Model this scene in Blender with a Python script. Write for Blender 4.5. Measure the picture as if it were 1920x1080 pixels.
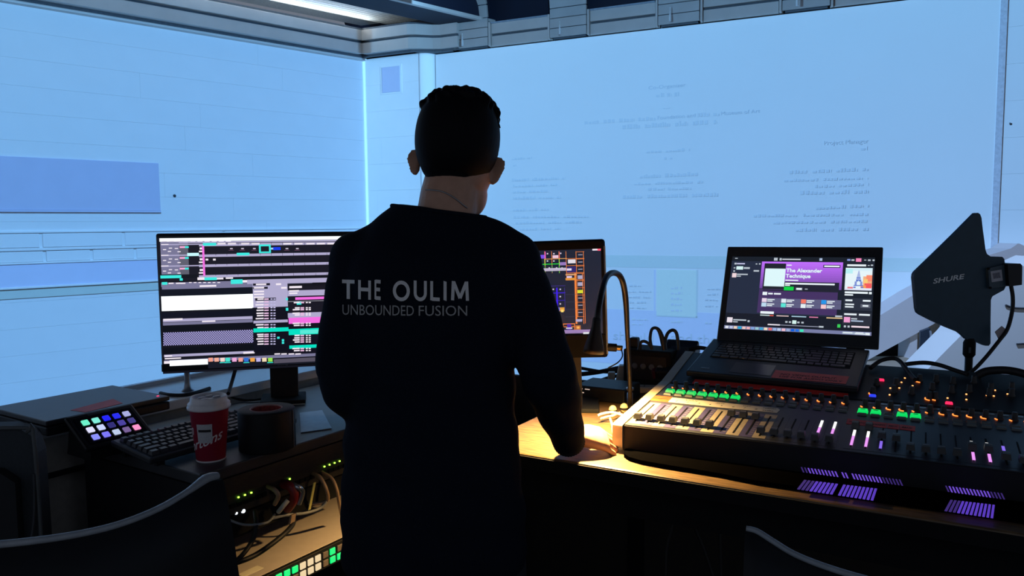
import bpy, bmesh, math, random
from mathutils import Vector as V, Matrix
from mathutils.bvhtree import BVHTree
random.seed(7)
for o in list(bpy.data.objects): bpy.data.objects.remove(o)
S = bpy.context.scene; COL = S.collection
# ---------------------------------------------------------------- camera
FOC = 1450.0; CAMZ = 1.42
PITCH, ROLL = math.radians(4.73), math.radians(-0.5)
Fw = V((0, math.cos(PITCH), -math.sin(PITCH)))
_R0 = V((1, 0, 0)); _U0 = V((0, math.sin(PITCH), math.cos(PITCH)))
Rt = _R0*math.cos(ROLL) + _U0*math.sin(ROLL); Up = _U0*math.cos(ROLL) - _R0*math.sin(ROLL)
CAM = V((0, 0, CAMZ))
cd = bpy.data.cameras.new('camera'); cd.sensor_width = 36; cd.lens = FOC/1920*36; cd.clip_start = .05; cd.clip_end = 200
co = bpy.data.objects.new('camera', cd); COL.objects.link(co)
m = Matrix.Identity(4)
for i in range(3):
    m[i][0] = Rt[i]; m[i][1] = Up[i]; m[i][2] = -Fw[i]; m[i][3] = CAM[i]
co.matrix_world = m; S.camera = co
# ---------------------------------------------------------------- world, exposure
S.view_settings.view_transform = 'Standard'; S.view_settings.look = 'None'
S.view_settings.exposure = 0; S.view_settings.gamma = 1; S.view_settings.use_curve_mapping = False
w = bpy.data.worlds.new('dim_hall'); S.world = w; w.use_nodes = True
w.node_tree.nodes['Background'].inputs[0].default_value = (.145, .168, .214, 1)
w.node_tree.nodes['Background'].inputs[1].default_value = 1.0
# ---------------------------------------------------------------- picking helpers (surveying the photograph)
def ray(x, y): return Fw + Rt*((x-960)/FOC) - Up*((y-540)/FOC)
def at_h(x, y, z): d = ray(x, y); return CAM + d*((z-CAMZ)/d.z)
def at_d(x, y, d): return CAM + ray(x, y)*d
def on_pl(x, y, P, N): d = ray(x, y); return CAM + d*((P-CAM).dot(N)/d.dot(N))
class Fr:
    def __init__(s, o, x, y, z): s.o, s.x, s.y, s.z = V(o), V(x).normalized(), V(y).normalized(), V(z).normalized()
    def p(s, a, b, c=0): return s.o + s.x*a + s.y*b + s.z*c
    def l(s, P): d = P - s.o; return V((d.dot(s.x), d.dot(s.y), d.dot(s.z)))
    def mat(s, a=0, b=0, c=0):
        m = Matrix.Identity(4); o = s.p(a, b, c)
        for i in range(3): m[i][0], m[i][1], m[i][2], m[i][3] = s.x[i], s.y[i], s.z[i], o[i]
        return m
    def sh(s, a, b, c): return Fr(s.p(a, b, c), s.x, s.y, s.z)
    def pick(s, x, y, c=0): q = s.l(on_pl(x, y, s.p(0, 0, c), s.z)); return q.x, q.y      # on the plane z = c of the frame
def yawfr(o, deg): a = math.radians(deg); return Fr(o, (math.cos(a), math.sin(a), 0), (-math.sin(a), math.cos(a), 0), (0, 0, 1))
W0 = Fr((0, 0, 0), (1, 0, 0), (0, 1, 0), (0, 0, 1))
# surveyed frames
ZC = 3.32                                                    # underside of the cornice
WL = Fr((-1.696, 9.092, 0), (.7203, .6937, 0), (0, 0, 1), (.6937, -.7203, 0))      # left wall: x along, y up, z into the room
WR = Fr((-.876, 8.871, 0), (.9066, -.422, 0), (0, 0, 1), (-.422, -.9066, 0))       # right wall behind the screen
LD = yawfr((-.711, 1.712, .86), 57)                          # left desk: x along its front edge, y to its back
RD = yawfr((.182, 1.757, .86), -30)                          # right desk
_a = math.radians(-28); _n0 = V((-math.sin(_a), math.cos(_a), 0)); _u = V((math.cos(_a), math.sin(_a), 0)); _zz = V((0, 0, 1))
def mixfr(o, t): t = math.radians(t); v = _n0*math.cos(t) + _zz*math.sin(t); return Fr(o, _u, v, _u.cross(v))
MX = mixfr((.259, 1.867, .925), 4.5)                         # fader bank
MU = mixfr(MX.p(0, .40, 0), 11)                              # upper control bank
# ---------------------------------------------------------------- projectors: two lamps high in the hall, out of the frame
LEAK = .34
def projector(name, fr, a0, h, dist, x0, x1, y0, y1, cols, power):
    L = bpy.data.lights.new(name, 'SPOT'); L.spot_size = math.radians(172); L.spot_blend = 0; L.shadow_soft_size = .01
    L.energy = power; L.use_nodes = True
    nt = L.node_tree; nt.nodes.clear(); N = nt.nodes.new; lk = nt.links.new
    tc = N('ShaderNodeTexCoord'); sx = N('ShaderNodeSeparateXYZ'); lk(tc.outputs['Normal'], sx.inputs[0])
    def mth(op, a, b=None):
        n = N('ShaderNodeMath'); n.operation = op
        for i, v in enumerate((a, b)):
            if v is None: continue
            if isinstance(v, (int, float)): n.inputs[i].default_value = v
            else: lk(v, n.inputs[i])
        return n.outputs[0]
    az = mth('ABSOLUTE', sx.outputs[2])
    sg = mth('MULTIPLY', mth('SIGN', sx.outputs[2]), -1)
    U = mth('MULTIPLY', mth('DIVIDE', sx.outputs[0], az), sg); Vv = mth('MULTIPLY', mth('DIVIDE', sx.outputs[1], az), sg)
    U = mth('MULTIPLY', U, 1); Vv = mth('MULTIPLY', Vv, 1)
    a = mth('ADD', mth('MULTIPLY', U, dist), a0); b = mth('ADD', mth('MULTIPLY', Vv, dist), h)     # metres on the wall
    r2 = mth('ADD', 1, mth('ADD', mth('MULTIPLY', U, U), mth('MULTIPLY', Vv, Vv)))
    k = mth('POWER', mth('MINIMUM', r2, 9), 1.5)                                # an even picture on a flat screen
    for c, lo, hi in ((a, x0, x1), (b, y0, y1)):
        for s_, e in ((1, lo), (-1, hi)):
            mr = N('ShaderNodeMapRange'); mr.interpolation_type = 'SMOOTHSTEP'
            mr.inputs['From Min'].default_value = e-.012; mr.inputs['From Max'].default_value = e+.012
            mr.inputs['To Min'].default_value = 0 if s_ > 0 else 1; mr.inputs['To Max'].default_value = 1 if s_ > 0 else 0
            lk(c, mr.inputs['Value']); q = mr.outputs[0]
            if c is b and s_ < 0: q = mth('ADD', mth('MULTIPLY', q, 1-LEAK), LEAK)      # a little stray light leaks above the picture
            k = mth('MULTIPLY', k, q)
    fx = N('ShaderNodeMapRange'); fx.inputs['From Min'].default_value = x0; fx.inputs['From Max'].default_value = x1; lk(a, fx.inputs['Value'])
    fy = N('ShaderNodeMapRange'); fy.inputs['From Min'].default_value = 0; fy.inputs['From Max'].default_value = y1; lk(b, fy.inputs['Value'])
    def mix(f, c0, c1):
        n = N('ShaderNodeMix'); n.data_type = 'RGBA'; lk(f, n.inputs['Factor'])
        for i, c in ((6, c0), (7, c1)):
            if isinstance(c, tuple): n.inputs[i].default_value = (*c, 1)
            else: lk(c, n.inputs[i])
        return n.outputs[2]
    c = mix(fy.outputs[0], mix(fx.outputs[0], cols[0], cols[1]), mix(fx.outputs[0], cols[2], cols[3]))
    em = N('ShaderNodeEmission'); lk(c, em.inputs[0]); lk(k, em.inputs[1])
    out = N('ShaderNodeOutputLight'); lk(em.outputs[0], out.inputs[0])
    o = bpy.data.objects.new(name, L); COL.objects.link(o); o.matrix_world = fr.mat(a0, h, dist)
    return o
#                      bottom-left        bottom-right       top-left           top-right
projector('left_wall_projector_light', WL, -3.2, 3.2, 2.5, -9, .05, -1.0, ZC+.0,
          ((.150, .44, .88), (.185, .47, .92), (.175, .50, .86), (.145, .41, .84)), 226)
projector('right_wall_projector_light', WR, 2.6, 3.2, 2.5, -1.052, 7.6, -1.0, ZC+.0,
          ((.185, .48, .87), (.265, .44, .82), (.215, .53, .91), (.19, .47, .85)), 226)
CV_ = bpy.data.lights.new('cove_light', 'AREA'); CV_.shape = 'RECTANGLE'; CV_.size = 7.4; CV_.size_y = .03; CV_.energy = 16; CV_.color = (.86, .95, 1)
cv_ = bpy.data.objects.new('cove_light', CV_); COL.objects.link(cv_); cv_.matrix_world = Fr(WL.p(-3.7, 3.645, .15), WL.x, (V((0, 0, 1))*-.85+WL.z*.53), -(WL.z*.85+V((0, 0, 1))*.53)).mat()
SL_ = bpy.data.lights.new('stair_projector_light', 'SPOT'); SL_.energy = 520; SL_.color = (.42, .62, 1); SL_.spot_size = math.radians(46); SL_.spot_blend = .5; SL_.shadow_soft_size = .05
so_ = bpy.data.objects.new('stair_projector_light', SL_); COL.objects.link(so_); so_.location = (.9, 2.5, 3.7); so_.rotation_euler = (V((2.75, 4.5, .9))-V((.9, 2.5, 3.7))).to_track_quat('-Z', 'Y').to_euler()
# ---------------------------------------------------------------- materials
MATS = {}
def lin(r, g, b): return tuple(((c/255)/12.92 if c <= 10 else ((c/255+.055)/1.055)**2.4) for c in (r, g, b))
def mat(name, col=(.5, .5, .5), rough=.6, metal=0, var=.12, scale=40, bump=0, emit=None, es=1, spec=.5, alpha=1, stretch=None, trans=0, rotz=0):
    if name in MATS: return MATS[name]
    M = bpy.data.materials.new(name); M.use_nodes = True; nt = M.node_tree; b = nt.nodes['Principled BSDF']
    b.inputs['Roughness'].default_value = rough; b.inputs['Metallic'].default_value = metal
    b.inputs['Specular IOR Level'].default_value = spec
    if emit:
        b.inputs['Base Color'].default_value = (*col, 1)
        b.inputs['Emission Color'].default_value = (*emit, 1); b.inputs['Emission Strength'].default_value = es
    else:
        tc = nt.nodes.new('ShaderNodeTexCoord'); nz = nt.nodes.new('ShaderNodeTexNoise'); nz.inputs['Scale'].default_value = scale; nz.inputs['Detail'].default_value = 4
        src = tc.outputs['Object']
        if stretch:
            mp = nt.nodes.new('ShaderNodeMapping'); mp.inputs['Scale'].default_value = stretch; mp.vector_type = 'TEXTURE' if rotz else 'POINT'; mp.inputs['Scale'].default_value = [1/q for q in stretch] if rotz else stretch; mp.inputs['Rotation'].default_value = (0, 0, math.radians(rotz)); nt.links.new(src, mp.inputs[0]); src = mp.outputs[0]
        nt.links.new(src, nz.inputs['Vector'])
        rp = nt.nodes.new('ShaderNodeValToRGB')
        rp.color_ramp.elements[0].color = (*[c*(1-var) for c in col], 1); rp.color_ramp.elements[0].position = .3
        rp.color_ramp.elements[1].color = (*[min(1, c*(1+var)) for c in col], 1); rp.color_ramp.elements[1].position = .7
        nt.links.new(nz.outputs[0], rp.inputs[0]); nt.links.new(rp.outputs[0], b.inputs['Base Color'])
        if bump:
            bp = nt.nodes.new('ShaderNodeBump'); bp.inputs['Strength'].default_value = bump; bp.inputs['Distance'].default_value = .002
            nt.links.new(nz.outputs[0], bp.inputs['Height']); nt.links.new(bp.outputs[0], b.inputs['Normal'])
    if trans: b.inputs['Transmission Weight'].default_value = trans
    MATS[name] = M; return M
def glow(name, col, es=1.0): return mat(name, (.02, .02, .02), .4, emit=col, es=es)
M_PICT = bpy.data.materials.new('screen_picture'); M_PICT.use_nodes = True
_nt = M_PICT.node_tree; _b = _nt.nodes['Principled BSDF']; _at = _nt.nodes.new('ShaderNodeAttribute'); _at.attribute_name = 'col'
_b.inputs['Base Color'].default_value = (.01, .01, .01, 1); _b.inputs['Roughness'].default_value = .35
_nt.links.new(_at.outputs['Color'], _b.inputs['Emission Color']); _b.inputs['Emission Strength'].default_value = 1
BLACK = mat('black_plastic', (.0065, .0075, .0105), .5, spec=.3)
BLACKM = mat('matt_black', (.006, .0065, .008), .8, spec=.2)
RUBBER = mat('black_cable_rubber', (.008, .008, .010), .55, spec=.4)
GREYP = mat('dark_grey_plastic', (.035, .04, .048), .5)
WALLP = mat('white_wall_paint', (.78, .79, .80), .85, var=.015, scale=3)
SCRP = mat('white_screen_fabric', (.80, .81, .82), .9, var=.008, scale=2)
LAV = mat('lavender_panel_paint', (.53, .55, .72), .8, var=.02, scale=5)
BLUEP = mat('pale_blue_panel_paint', (.64, .66, .84), .8, var=.02, scale=5)
SAGE = mat('pale_sage_panel_paint', (.60, .66, .60), .8, var=.02, scale=5)
CORN = mat('grey_cornice_paint', (.66, .61, .57), .6, var=.05, scale=4)
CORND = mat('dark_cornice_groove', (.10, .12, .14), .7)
NAVY = mat('navy_ceiling_paint', (.003, .008, .028), .7, var=.2, scale=2)
RED = mat('red_gaffer_tape', (.72, .05, .045), .6, var=.1, bump=.2)
PAPER = mat('cream_paper', (.72, .68, .58), .7, var=.05)
INK = mat('dark_ink', (.012, .01, .012), .7)
STEEL = mat('brushed_steel', (.45, .45, .46), .3, 1, var=.1)
WOOD = mat('worn_wood_desk', (.12, .075, .035), .45, var=.4, scale=14, bump=.3, stretch=(1.5, 9, 1), rotz=-30)
# ---------------------------------------------------------------- mesh helpers
class MB:
    def __init__(s): s.v, s.f, s.sm = [], [], []
    def add(s, vs, fs, smooth=False):
        n = len(s.v); s.v += [V(p) for p in vs]; s.f += [tuple(i+n for i in f) for f in fs]; s.sm += [smooth]*len(fs)
        return s
    def box(s, fr, x0, x1, y0, y1, z0, z1):
        P = [fr.p(x, y, z) for z in (z0, z1) for y in (y0, y1) for x in (x0, x1)]
        return s.add(P, [(0, 2, 3, 1), (4, 5, 7, 6), (0, 1, 5, 4), (2, 6, 7, 3), (0, 4, 6, 2), (1, 3, 7, 5)])
    def taper(s, fr, x0, x1, y0, y1, z0, z1, ix, iy, sx=0, sy=0):   # box whose top is inset and shifted
        P = [fr.p(x, y, z0) for y in (y0, y1) for x in (x0, x1)] + [fr.p(x, y, z1) for y in (y0+iy+sy, y1-iy+sy) for x in (x0+ix+sx, x1-ix+sx)]
        return s.add(P, [(0, 2, 3, 1), (4, 5, 7, 6), (0, 1, 5, 4), (2, 6, 7, 3), (0, 4, 6, 2), (1, 3, 7, 5)])
    def prism(s, fr, poly, z0, z1, smooth=False):
        n = len(poly)
        area = sum(poly[i][0]*poly[(i+1) % n][1]-poly[(i+1) % n][0]*poly[i][1] for i in range(n))
        if area < 0: poly = poly[::-1]
        P = [fr.p(x, y, z0) for x, y in poly] + [fr.p(x, y, z1) for x, y in poly]
        s.add(P, [tuple(range(n))[::-1], tuple(range(n, 2*n))]); s.add(P, [(i, (i+1) % n, n+(i+1) % n, n+i) for i in range(n)], smooth); return s
    def lathe(s, fr, prof, n=32, smooth=True, cap=True):
        P = [fr.p(r*math.cos(2*math.pi*k/n), r*math.sin(2*math.pi*k/n), z) for r, z in prof for k in range(n)]
        F = [(j*n+k, j*n+(k+1) % n, (j+1)*n+(k+1) % n, (j+1)*n+k) for j in range(len(prof)-1) for k in range(n)]
        s.add(P, F, smooth)
        if cap:
            s.add(P[:n], [tuple(range(n))[::-1]]); s.add(P[-n:], [tuple(range(n))])
        return s
    def tube(s, pts, r, n=8, smooth=True, sub=5, closed=False):
        pts = [V(p) for p in pts]; rr = r if isinstance(r, (list, tuple)) else [r]*len(pts)
        if sub > 1 and len(pts) > 2:
            q, qr = [], []
            for i in range(len(pts)-1):
                p0, p1, p2, p3 = pts[max(i-1, 0)], pts[i], pts[i+1], pts[min(i+2, len(pts)-1)]
                for k in range(sub):
                    t = k/sub; q.append(.5*((2*p1)+(p2-p0)*t+(2*p0-5*p1+4*p2-p3)*t*t+(3*p1-p0-3*p2+p3)*t**3)); qr.append(rr[i]*(1-t)+rr[i+1]*t)
            q.append(pts[-1]); qr.append(rr[-1]); pts, rr = q, qr
        P = []; nrm = None
        for i, p in enumerate(pts):
            t = (pts[min(i+1, len(pts)-1)]-pts[max(i-1, 0)])
            if t.length < 1e-9: t = V((0, 0, 1))
            t.normalize()
            if nrm is None: nrm = t.orthogonal()
            nrm = nrm - t*nrm.dot(t)
            nrm = nrm.normalized() if nrm.length > 1e-6 else t.orthogonal().normalized()
            b = t.cross(nrm)
            for k in range(n):
                a = 2*math.pi*k/n; P.append(p + (nrm*math.cos(a)+b*math.sin(a))*rr[i])
        L = len(pts)
        s.add(P, [(j*n+k, j*n+(k+1) % n, (j+1)*n+(k+1) % n, (j+1)*n+k) for j in range(L-1) for k in range(n)], smooth)
        s.add(P[:n], [tuple(range(n))[::-1]]); s.add(P[-n:], [tuple(range(n))]); return s
    def loft(s, rings, smooth=True):                        # rings: lists of equal length
        n = len(rings[0]); P = [p for r in rings for p in r]
        s.add(P, [(j*n+k, j*n+(k+1) % n, (j+1)*n+(k+1) % n, (j+1)*n+k) for j in range(len(rings)-1) for k in range(n)], smooth)
        s.add(rings[0], [tuple(range(n))[::-1]], smooth); s.add(rings[-1], [tuple(range(n))], smooth); return s
    def ell(s, c, ax, ay, az, n=24, m=16):                  # ellipsoid with vector half axes
        c = V(c); rings = []
        for j in range(1, m):
            t = math.pi*j/m
            rings.append([c + V(ax)*math.sin(t)*math.cos(2*math.pi*k/n) + V(ay)*math.sin(t)*math.sin(2*math.pi*k/n) - V(az)*math.cos(t) for k in range(n)])
        return s.loft(rings)
    def mesh(s, name, org=V((0, 0, 0))):
        me = bpy.data.meshes.new(name); me.from_pydata([tuple(p-org) for p in s.v], [], s.f)
        me.polygons.foreach_set('use_smooth', s.sm); me.update(); return me
def props(o, label=None, cat=None, group=None, kind=None):
    if label: o['label'] = label
    if cat: o['category'] = cat
    if group: o['group'] = group
    if kind: o['kind'] = kind
    return o
def thing(name, label, cat, loc, group=None, kind=None):
    o = bpy.data.objects.new(name, None); COL.objects.link(o); o.location = loc; o.empty_display_size = .05
    return props(o, label, cat, group, kind)
def base_of(o):
    p = V((0, 0, 0))
    while o: p = p + V(o.location); o = o.parent
    return p
def obj(name, mb, M, parent=None, bevel=0, label=None, cat=None, group=None, kind=None, seg=2):
    """mb holds world coordinates; the object keeps its parent's origin (or its own base when top-level)"""
    if isinstance(mb, MB):
        if parent: org = base_of(parent)
        else:
            xs = [p.x for p in mb.v]; ys = [p.y for p in mb.v]; zs = [p.z for p in mb.v]
            org = V(((min(xs)+max(xs))/2, (min(ys)+max(ys))/2, min(zs)))
        me = mb.mesh(name, org)
        o = bpy.data.objects.new(name, me); COL.objects.link(o)
        if parent: o.parent = parent
        else: o.location = org
    else:
        o = bpy.data.objects.new(name, mb); COL.objects.link(o); o.parent = parent
    if M and not o.data.materials: o.data.materials.append(M)
    if bevel:
        b = o.modifiers.new('bevel', 'BEVEL'); b.width = bevel; b.segments = seg; b.limit_method = 'ANGLE'; b.harden_normals = False
    return props(o, label, cat, group, kind)
def inst(name, me, parent, mtx, M=None):
    """shares mesh data; mtx is a world matrix, the parent is unrotated"""
    o = bpy.data.objects.new(name, me); COL.objects.link(o); o.parent = parent
    m = mtx.copy(); b = base_of(parent) if parent else V((0, 0, 0))
    o.matrix_local = Matrix.Translation(-b) @ m
    if M and not me.materials: me.materials.append(M)
    return o
def part_mesh(name, fn, M, frz=W0):
    b = MB(); fn(b); me = b.mesh(name); me.materials.append(M); return me
def struct(name, mb, M, parent=None, **k): return obj(name, mb, M, parent, kind=None if parent else 'structure', **k)
_TX = {}
def text_geo(s, off=0.0, shear=0.0):
    k = (s, off, shear)
    if k in _TX: return _TX[k]
    c = bpy.data.curves.new('t', 'FONT'); c.body = s; c.size = 1; c.resolution_u = 3; c.offset = off; c.shear = shear; c.fill_mode = 'FRONT'
    o = bpy.data.objects.new('t', c); COL.objects.link(o)
    dg = bpy.context.evaluated_depsgraph_get(); me = o.evaluated_get(dg).to_mesh()
    vs = [(v.co.x, v.co.y) for v in me.vertices]; fs = [tuple(p.vertices) for p in me.polygons]
    o.evaluated_get(dg).to_mesh_clear(); bpy.data.objects.remove(o); bpy.data.curves.remove(c)
    if not vs: vs, fs = [(0, 0), (1, 0), (1, 1)], []
    x0 = min(v[0] for v in vs); x1 = max(v[0] for v in vs)
    r = ([(x-x0, y) for x, y in vs], fs, x1-x0); _TX[k] = r; return r
def text_on(mb, fr, s, x0, y0, x1, cap, z=.001, off=0, shear=0, x1y=None):
    """baseline from (x0,y0) to (x1,x1y or y0) in the frame's plane, cap height cap"""
    vs, fs, wd = text_geo(s, off, shear); k = (x1-x0)/wd; sl = 0 if x1y is None else (x1y-y0)/(x1-x0)
    mb.add([fr.p(x0+x*k, y0+x*k*sl+y*cap/.69, z) for x, y in vs], fs); return mb
def picture(name, fr, rects, parent, z=.0006, texts=()):
    """a lit screen image: coloured rectangles x0,y0,x1,y1,colour in the frame's plane"""
    vs, fs, cs = [], [], []
    for i, (x0, y0, x1, y1, c) in enumerate(rects):
        n = len(vs); zz = z + i*2.2e-6
        vs += [fr.p(x0, y0, zz), fr.p(x1, y0, zz), fr.p(x1, y1, zz), fr.p(x0, y1, zz)]
        fs.append((n, n+1, n+2, n+3) if (x1-x0)*(y1-y0) > 0 else (n+3, n+2, n+1, n)); cs.append(c)
    for (s, x0, y0, x1, cap, c, off) in texts:
        t = MB(); text_on(t, fr, s, x0, y0, x1, cap, z+.0011, off); n = len(vs); vs += t.v
        for f in t.f: fs.append(tuple(i+n for i in f)); cs.append(c)
    org = base_of(parent); me = bpy.data.meshes.new(name); me.from_pydata([tuple(p-org) for p in vs], [], fs)
    at = me.color_attributes.new('col', 'FLOAT_COLOR', 'CORNER'); li = 0
    for f, c in zip(fs, cs):
        for _ in f: at.data[li].color = (*c, 1); li += 1
    me.materials.append(M_PICT); o = bpy.data.objects.new(name, me); COL.objects.link(o); o.parent = parent; return o
def remesh(mb, voxel, smooth=6, fac=.5):
    me = mb.mesh('tmp'); o = bpy.data.objects.new('tmp', me); COL.objects.link(o)
    r = o.modifiers.new('r', 'REMESH'); r.mode = 'VOXEL'; r.voxel_size = voxel; r.use_smooth_shade = True
    if smooth: s = o.modifiers.new('s', 'SMOOTH'); s.iterations = smooth; s.factor = fac
    dg = bpy.context.evaluated_depsgraph_get(); ev = o.evaluated_get(dg); out = bpy.data.meshes.new_from_object(ev, depsgraph=dg)
    bpy.data.objects.remove(o); bpy.data.meshes.remove(me)
    out.polygons.foreach_set('use_smooth', [True]*len(out.polygons)); return out
def add_mesh(name, me, M, parent):                          # world-coordinate mesh as a part
    me.transform(Matrix.Translation(-base_of(parent))); me.materials.clear(); me.materials.append(M); me.name = name
    o = bpy.data.objects.new(name, me); COL.objects.link(o); o.parent = parent; return o
#@@STRUCT
# ================================================================ STRUCTURE
struct('floor', MB().box(W0, -3.4, 3.4, -2.5, 3.6, -.12, 0), mat('dark_booth_carpet', (.012, .013, .016), .95, bump=.5, scale=200))
struct('floor_hall', MB().box(W0, -9, 10, 3.6, 12, -1.15, -1.0), mat('grey_hall_floor', (.16, .15, .14), .6, scale=3))
struct('wall_platform', MB().box(W0, -9, 10, 3.45, 3.6, -1.15, -.12), BLACKM)
ROW = .2305
def planked(name, fr, x0, x1, z0, z1, off=0, plank=2.6, seed=0, row=ROW):
    wall = struct(name, MB().box(fr, x0, x1, z0, z1, off-.14, off-.012), WALLP)
    k = 0; z = z1; rnd = random.Random(seed)
    while z > z0+.02:
        zb = max(z-row, z0); x = x1; n = 0
        cut = x1 - plank*(.35+.6*rnd.random())
        while x > x0+.01:
            xa = max(cut, x0)
            me = MB().box(W0, 0, x-xa-.0009, 0, z-zb-.0009, 0, .012+rnd.random()*.0003).mesh('plank'); me.materials.append(WALLP)
            inst('plank', me, wall, fr.mat(xa+.001, zb+.001, off-.012)); x = xa; cut -= plank
        z = zb; k += 1
    return wall
wl = planked('wall_left', WL, -7.6, 0, -1.0, ZC, seed=3)
def zat(fr, x, y, c=0): return fr.pick(x, y, c)[1]
def sat(fr, x, y, c=0): return fr.pick(x, y, c)[0]
# lavender recess panel, ledge courses of the left wall
a1 = sat(WL, 299, 345, .01); zt, zb = zat(WL, 150, 299, .01), zat(WL, 150, 394, .01)
obj('flat_panel', MB().box(WL, -7.6, a1, zb, zt, 0, .012), LAV, wl, bevel=.004, label='lavender rectangular panel')
obj('panel_lip', MB().box(WL, -7.6, a1, zb-.018, zb, 0, .02), LAV, wl)
def course(y0, y1, seams, M, th, nm):
    t, b = zat(WL, 150, y0, th), zat(WL, 150, y1, th); e = [-7.6]+[sat(WL, s, (y0+y1)/2, th) for s in seams]+[0]
    for i in range(len(e)-1):
        obj(nm, MB().box(WL, e[i]+.012, e[i+1]-.012, b, t, 0, th), M, wl, bevel=.004)
course(432, 436, [], WALLP, .014, 'ledge_strip')
course(437, 462, [77, 232, 420], WALLP, .010, 'block')
course(463, 468, [], WALLP, .017, 'ledge_strip')
course(469, 488, [84, 172, 254, 420], WALLP, .010, 'block')
course(488.5, 492, [], WALLP, .020, 'ledge_strip')
course(492, 532, [], BLUEP, .013, 'blue_band')
course(532, 536, [], WALLP, .022, 'ledge_strip')
course(536, 553, [], SAGE, .008, 'sage_band')
# pier beside the corner, with its rounded edge
cl = WR.l(V((-1.696, 9.092, 0))); PZ = cl.z; s0 = cl.x; s1 = sat(WR, 786, 200, PZ); s2 = sat(WR, 811, 200, PZ*.6)
pier = planked('wall_pier', WR, s0, s1, -1.0, ZC, off=PZ, plank=1.4, seed=5, row=.30)
obj('vent_panel', MB().box(WR, sat(WR, 717, 150, PZ), sat(WR, 751, 150, PZ), zat(WR, 735, 173, PZ), zat(WR, 735, 125, PZ), PZ, PZ+.012), LAV, pier, bevel=.003, label='small lavender square panel')
obj('vent_frame', MB().box(WR, sat(WR, 714, 150, PZ), sat(WR, 754, 150, PZ), zat(WR, 735, 176, PZ), zat(WR, 735, 122, PZ), PZ, PZ+.006), WALLP, pier)
rr = [(s1+(s2-s1)*math.sin(t*math.pi/16), PZ*math.cos(t*math.pi/16)) for t in range(9)]
PV = Fr(WR.o, WR.x, WR.z, -WR.y)
obj('rounded_edge', MB().prism(Fr(WR.o, WR.x, WR.z, (0, 0, 1)), [(s1, -.1)]+rr+[(s2, -.1)], -1.0, ZC, True), WALLP, pier)
# wall behind and beside the screen
SR = sat(WR, 1869, 200, .05)
wr = struct('wall_right', MB().box(WR, s0-.3, SR+.03, -1.0, 3.5, -.2, -.02), mat('wall_behind_screen', (.3, .32, .34), .8))
wr2 = planked('wall_side', WR, SR+.03, SR+2.6, -1.0, 4.2, off=.028, seed=9, row=.30)
obj('edge_strip', MB().box(WR, SR-.001, SR+.05, -1.0, 4.2, -.03, .036), mat('grey_edge_strip', (.55, .56, .62), .6), wr2)
SL = sat(WR, 815, 110, .05)
scr = thing('projection_screen', 'huge white projection screen lit pale blue covering the wall behind the person', 'screen', WR.p((SL+SR)/2, -1.0, .04))
obj('fabric', MB().box(WR, SL, SR, -.98, ZC-.01, .012, .032), SCRP, scr)
obj('bottom_batten', MB().box(WR, SL, SR, -1.0, -.98, .01, .045), GREYP, scr)
# projected picture on the screen: darker lettering and panes
TXT = mat('projected_lettering', (.62, .67, .73), .9, var=.02); TXT2 = mat('projected_lettering_soft', (.70, .74, .78), .9, var=.02)
PANE = mat('projected_pale_pane', (.76, .84, .76), .9, var=.01); BAND = mat('projected_sage_band', (.66, .74, .72), .9, var=.01); LOW = mat('projected_lilac_band', (.70, .72, .86), .9, var=.01)
def sbox(x0, y0, x1, y1, M, z, nm):
    ym, xm = (y0+y1)/2, (x0+x1)/2
    obj(nm, MB().box(WR, sat(WR, x0, ym, .033), sat(WR, x1, ym, .033), zat(WR, xm, y1, .033), zat(WR, xm, y0, .033), .032, .032+z), M, scr)
sbox(960, 481, 1866, 505, BAND, .0012, 'picture_band'); sbox(960, 590, 1866, 700, LOW, .0010, 'picture_band')
sbox(1231, 506, 1305, 592, PANE, .0020, 'picture_pane'); sbox(1305, 506, 1308, 595, BAND, .0024, 'pane_shadow'); sbox(1231, 592, 1308, 594.5, BAND, .0024, 'pane_shadow')
sbox(1226, 506, 1229, 590, LOW, .0020, 'pane_shadow')
def smear(mb, x0, y0, x1, y1, h, words, rnd):               # a line of lettering too blurred to read
    A = WR.pick(x0, y0, .036); B = WR.pick(x1, y1, .036); hh = h*WR.l(on_pl(x0, y0, WR.p(0, 0, .036), WR.z)).length*0+h*.0052
    L = B[0]-A[0]; sl = (B[1]-A[1])/L; x = 0
    while x < L:
        wl_ = L*words*(.5+rnd.random()); e = min(x+wl_, L)
        while x < e-.005:
            g = .02+.03*rnd.random(); g = min(g, e-x); k = .45+.55*rnd.random()
            mb.box(WR, A[0]+x, A[0]+x+g*.72, A[1]+sl*x, A[1]+sl*x+hh*k, .034, .0352); x += g
        x += L*.025+.02
rnd = random.Random(2)
def sline(s, x0, y0, x1, y1, h, M=TXT):
    A = WR.pick(x0, y0, .036); B = WR.pick(x1, y1, .036); b = MB()
    text_on(b, WR, s, A[0], A[1], B[0], h*.0048, .036, 0, 0, B[1]); o = obj('projected_text', b, M, scr); o['kind'] = 'stuff'
sline('Co-Organizer', 1216, 168, 1286, 162, 7); sline('Museum of Art', 1352, 216, 1425, 211, 7); sline('Foundation and', 1233, 224, 1304, 219, 7)
sline('Project Manager', 1545, 272, 1628, 268, 8, TXT2); sline('should', 1150, 636, 1225, 641, 18); sline('and the', 1258, 640, 1345, 645, 18)
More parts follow.
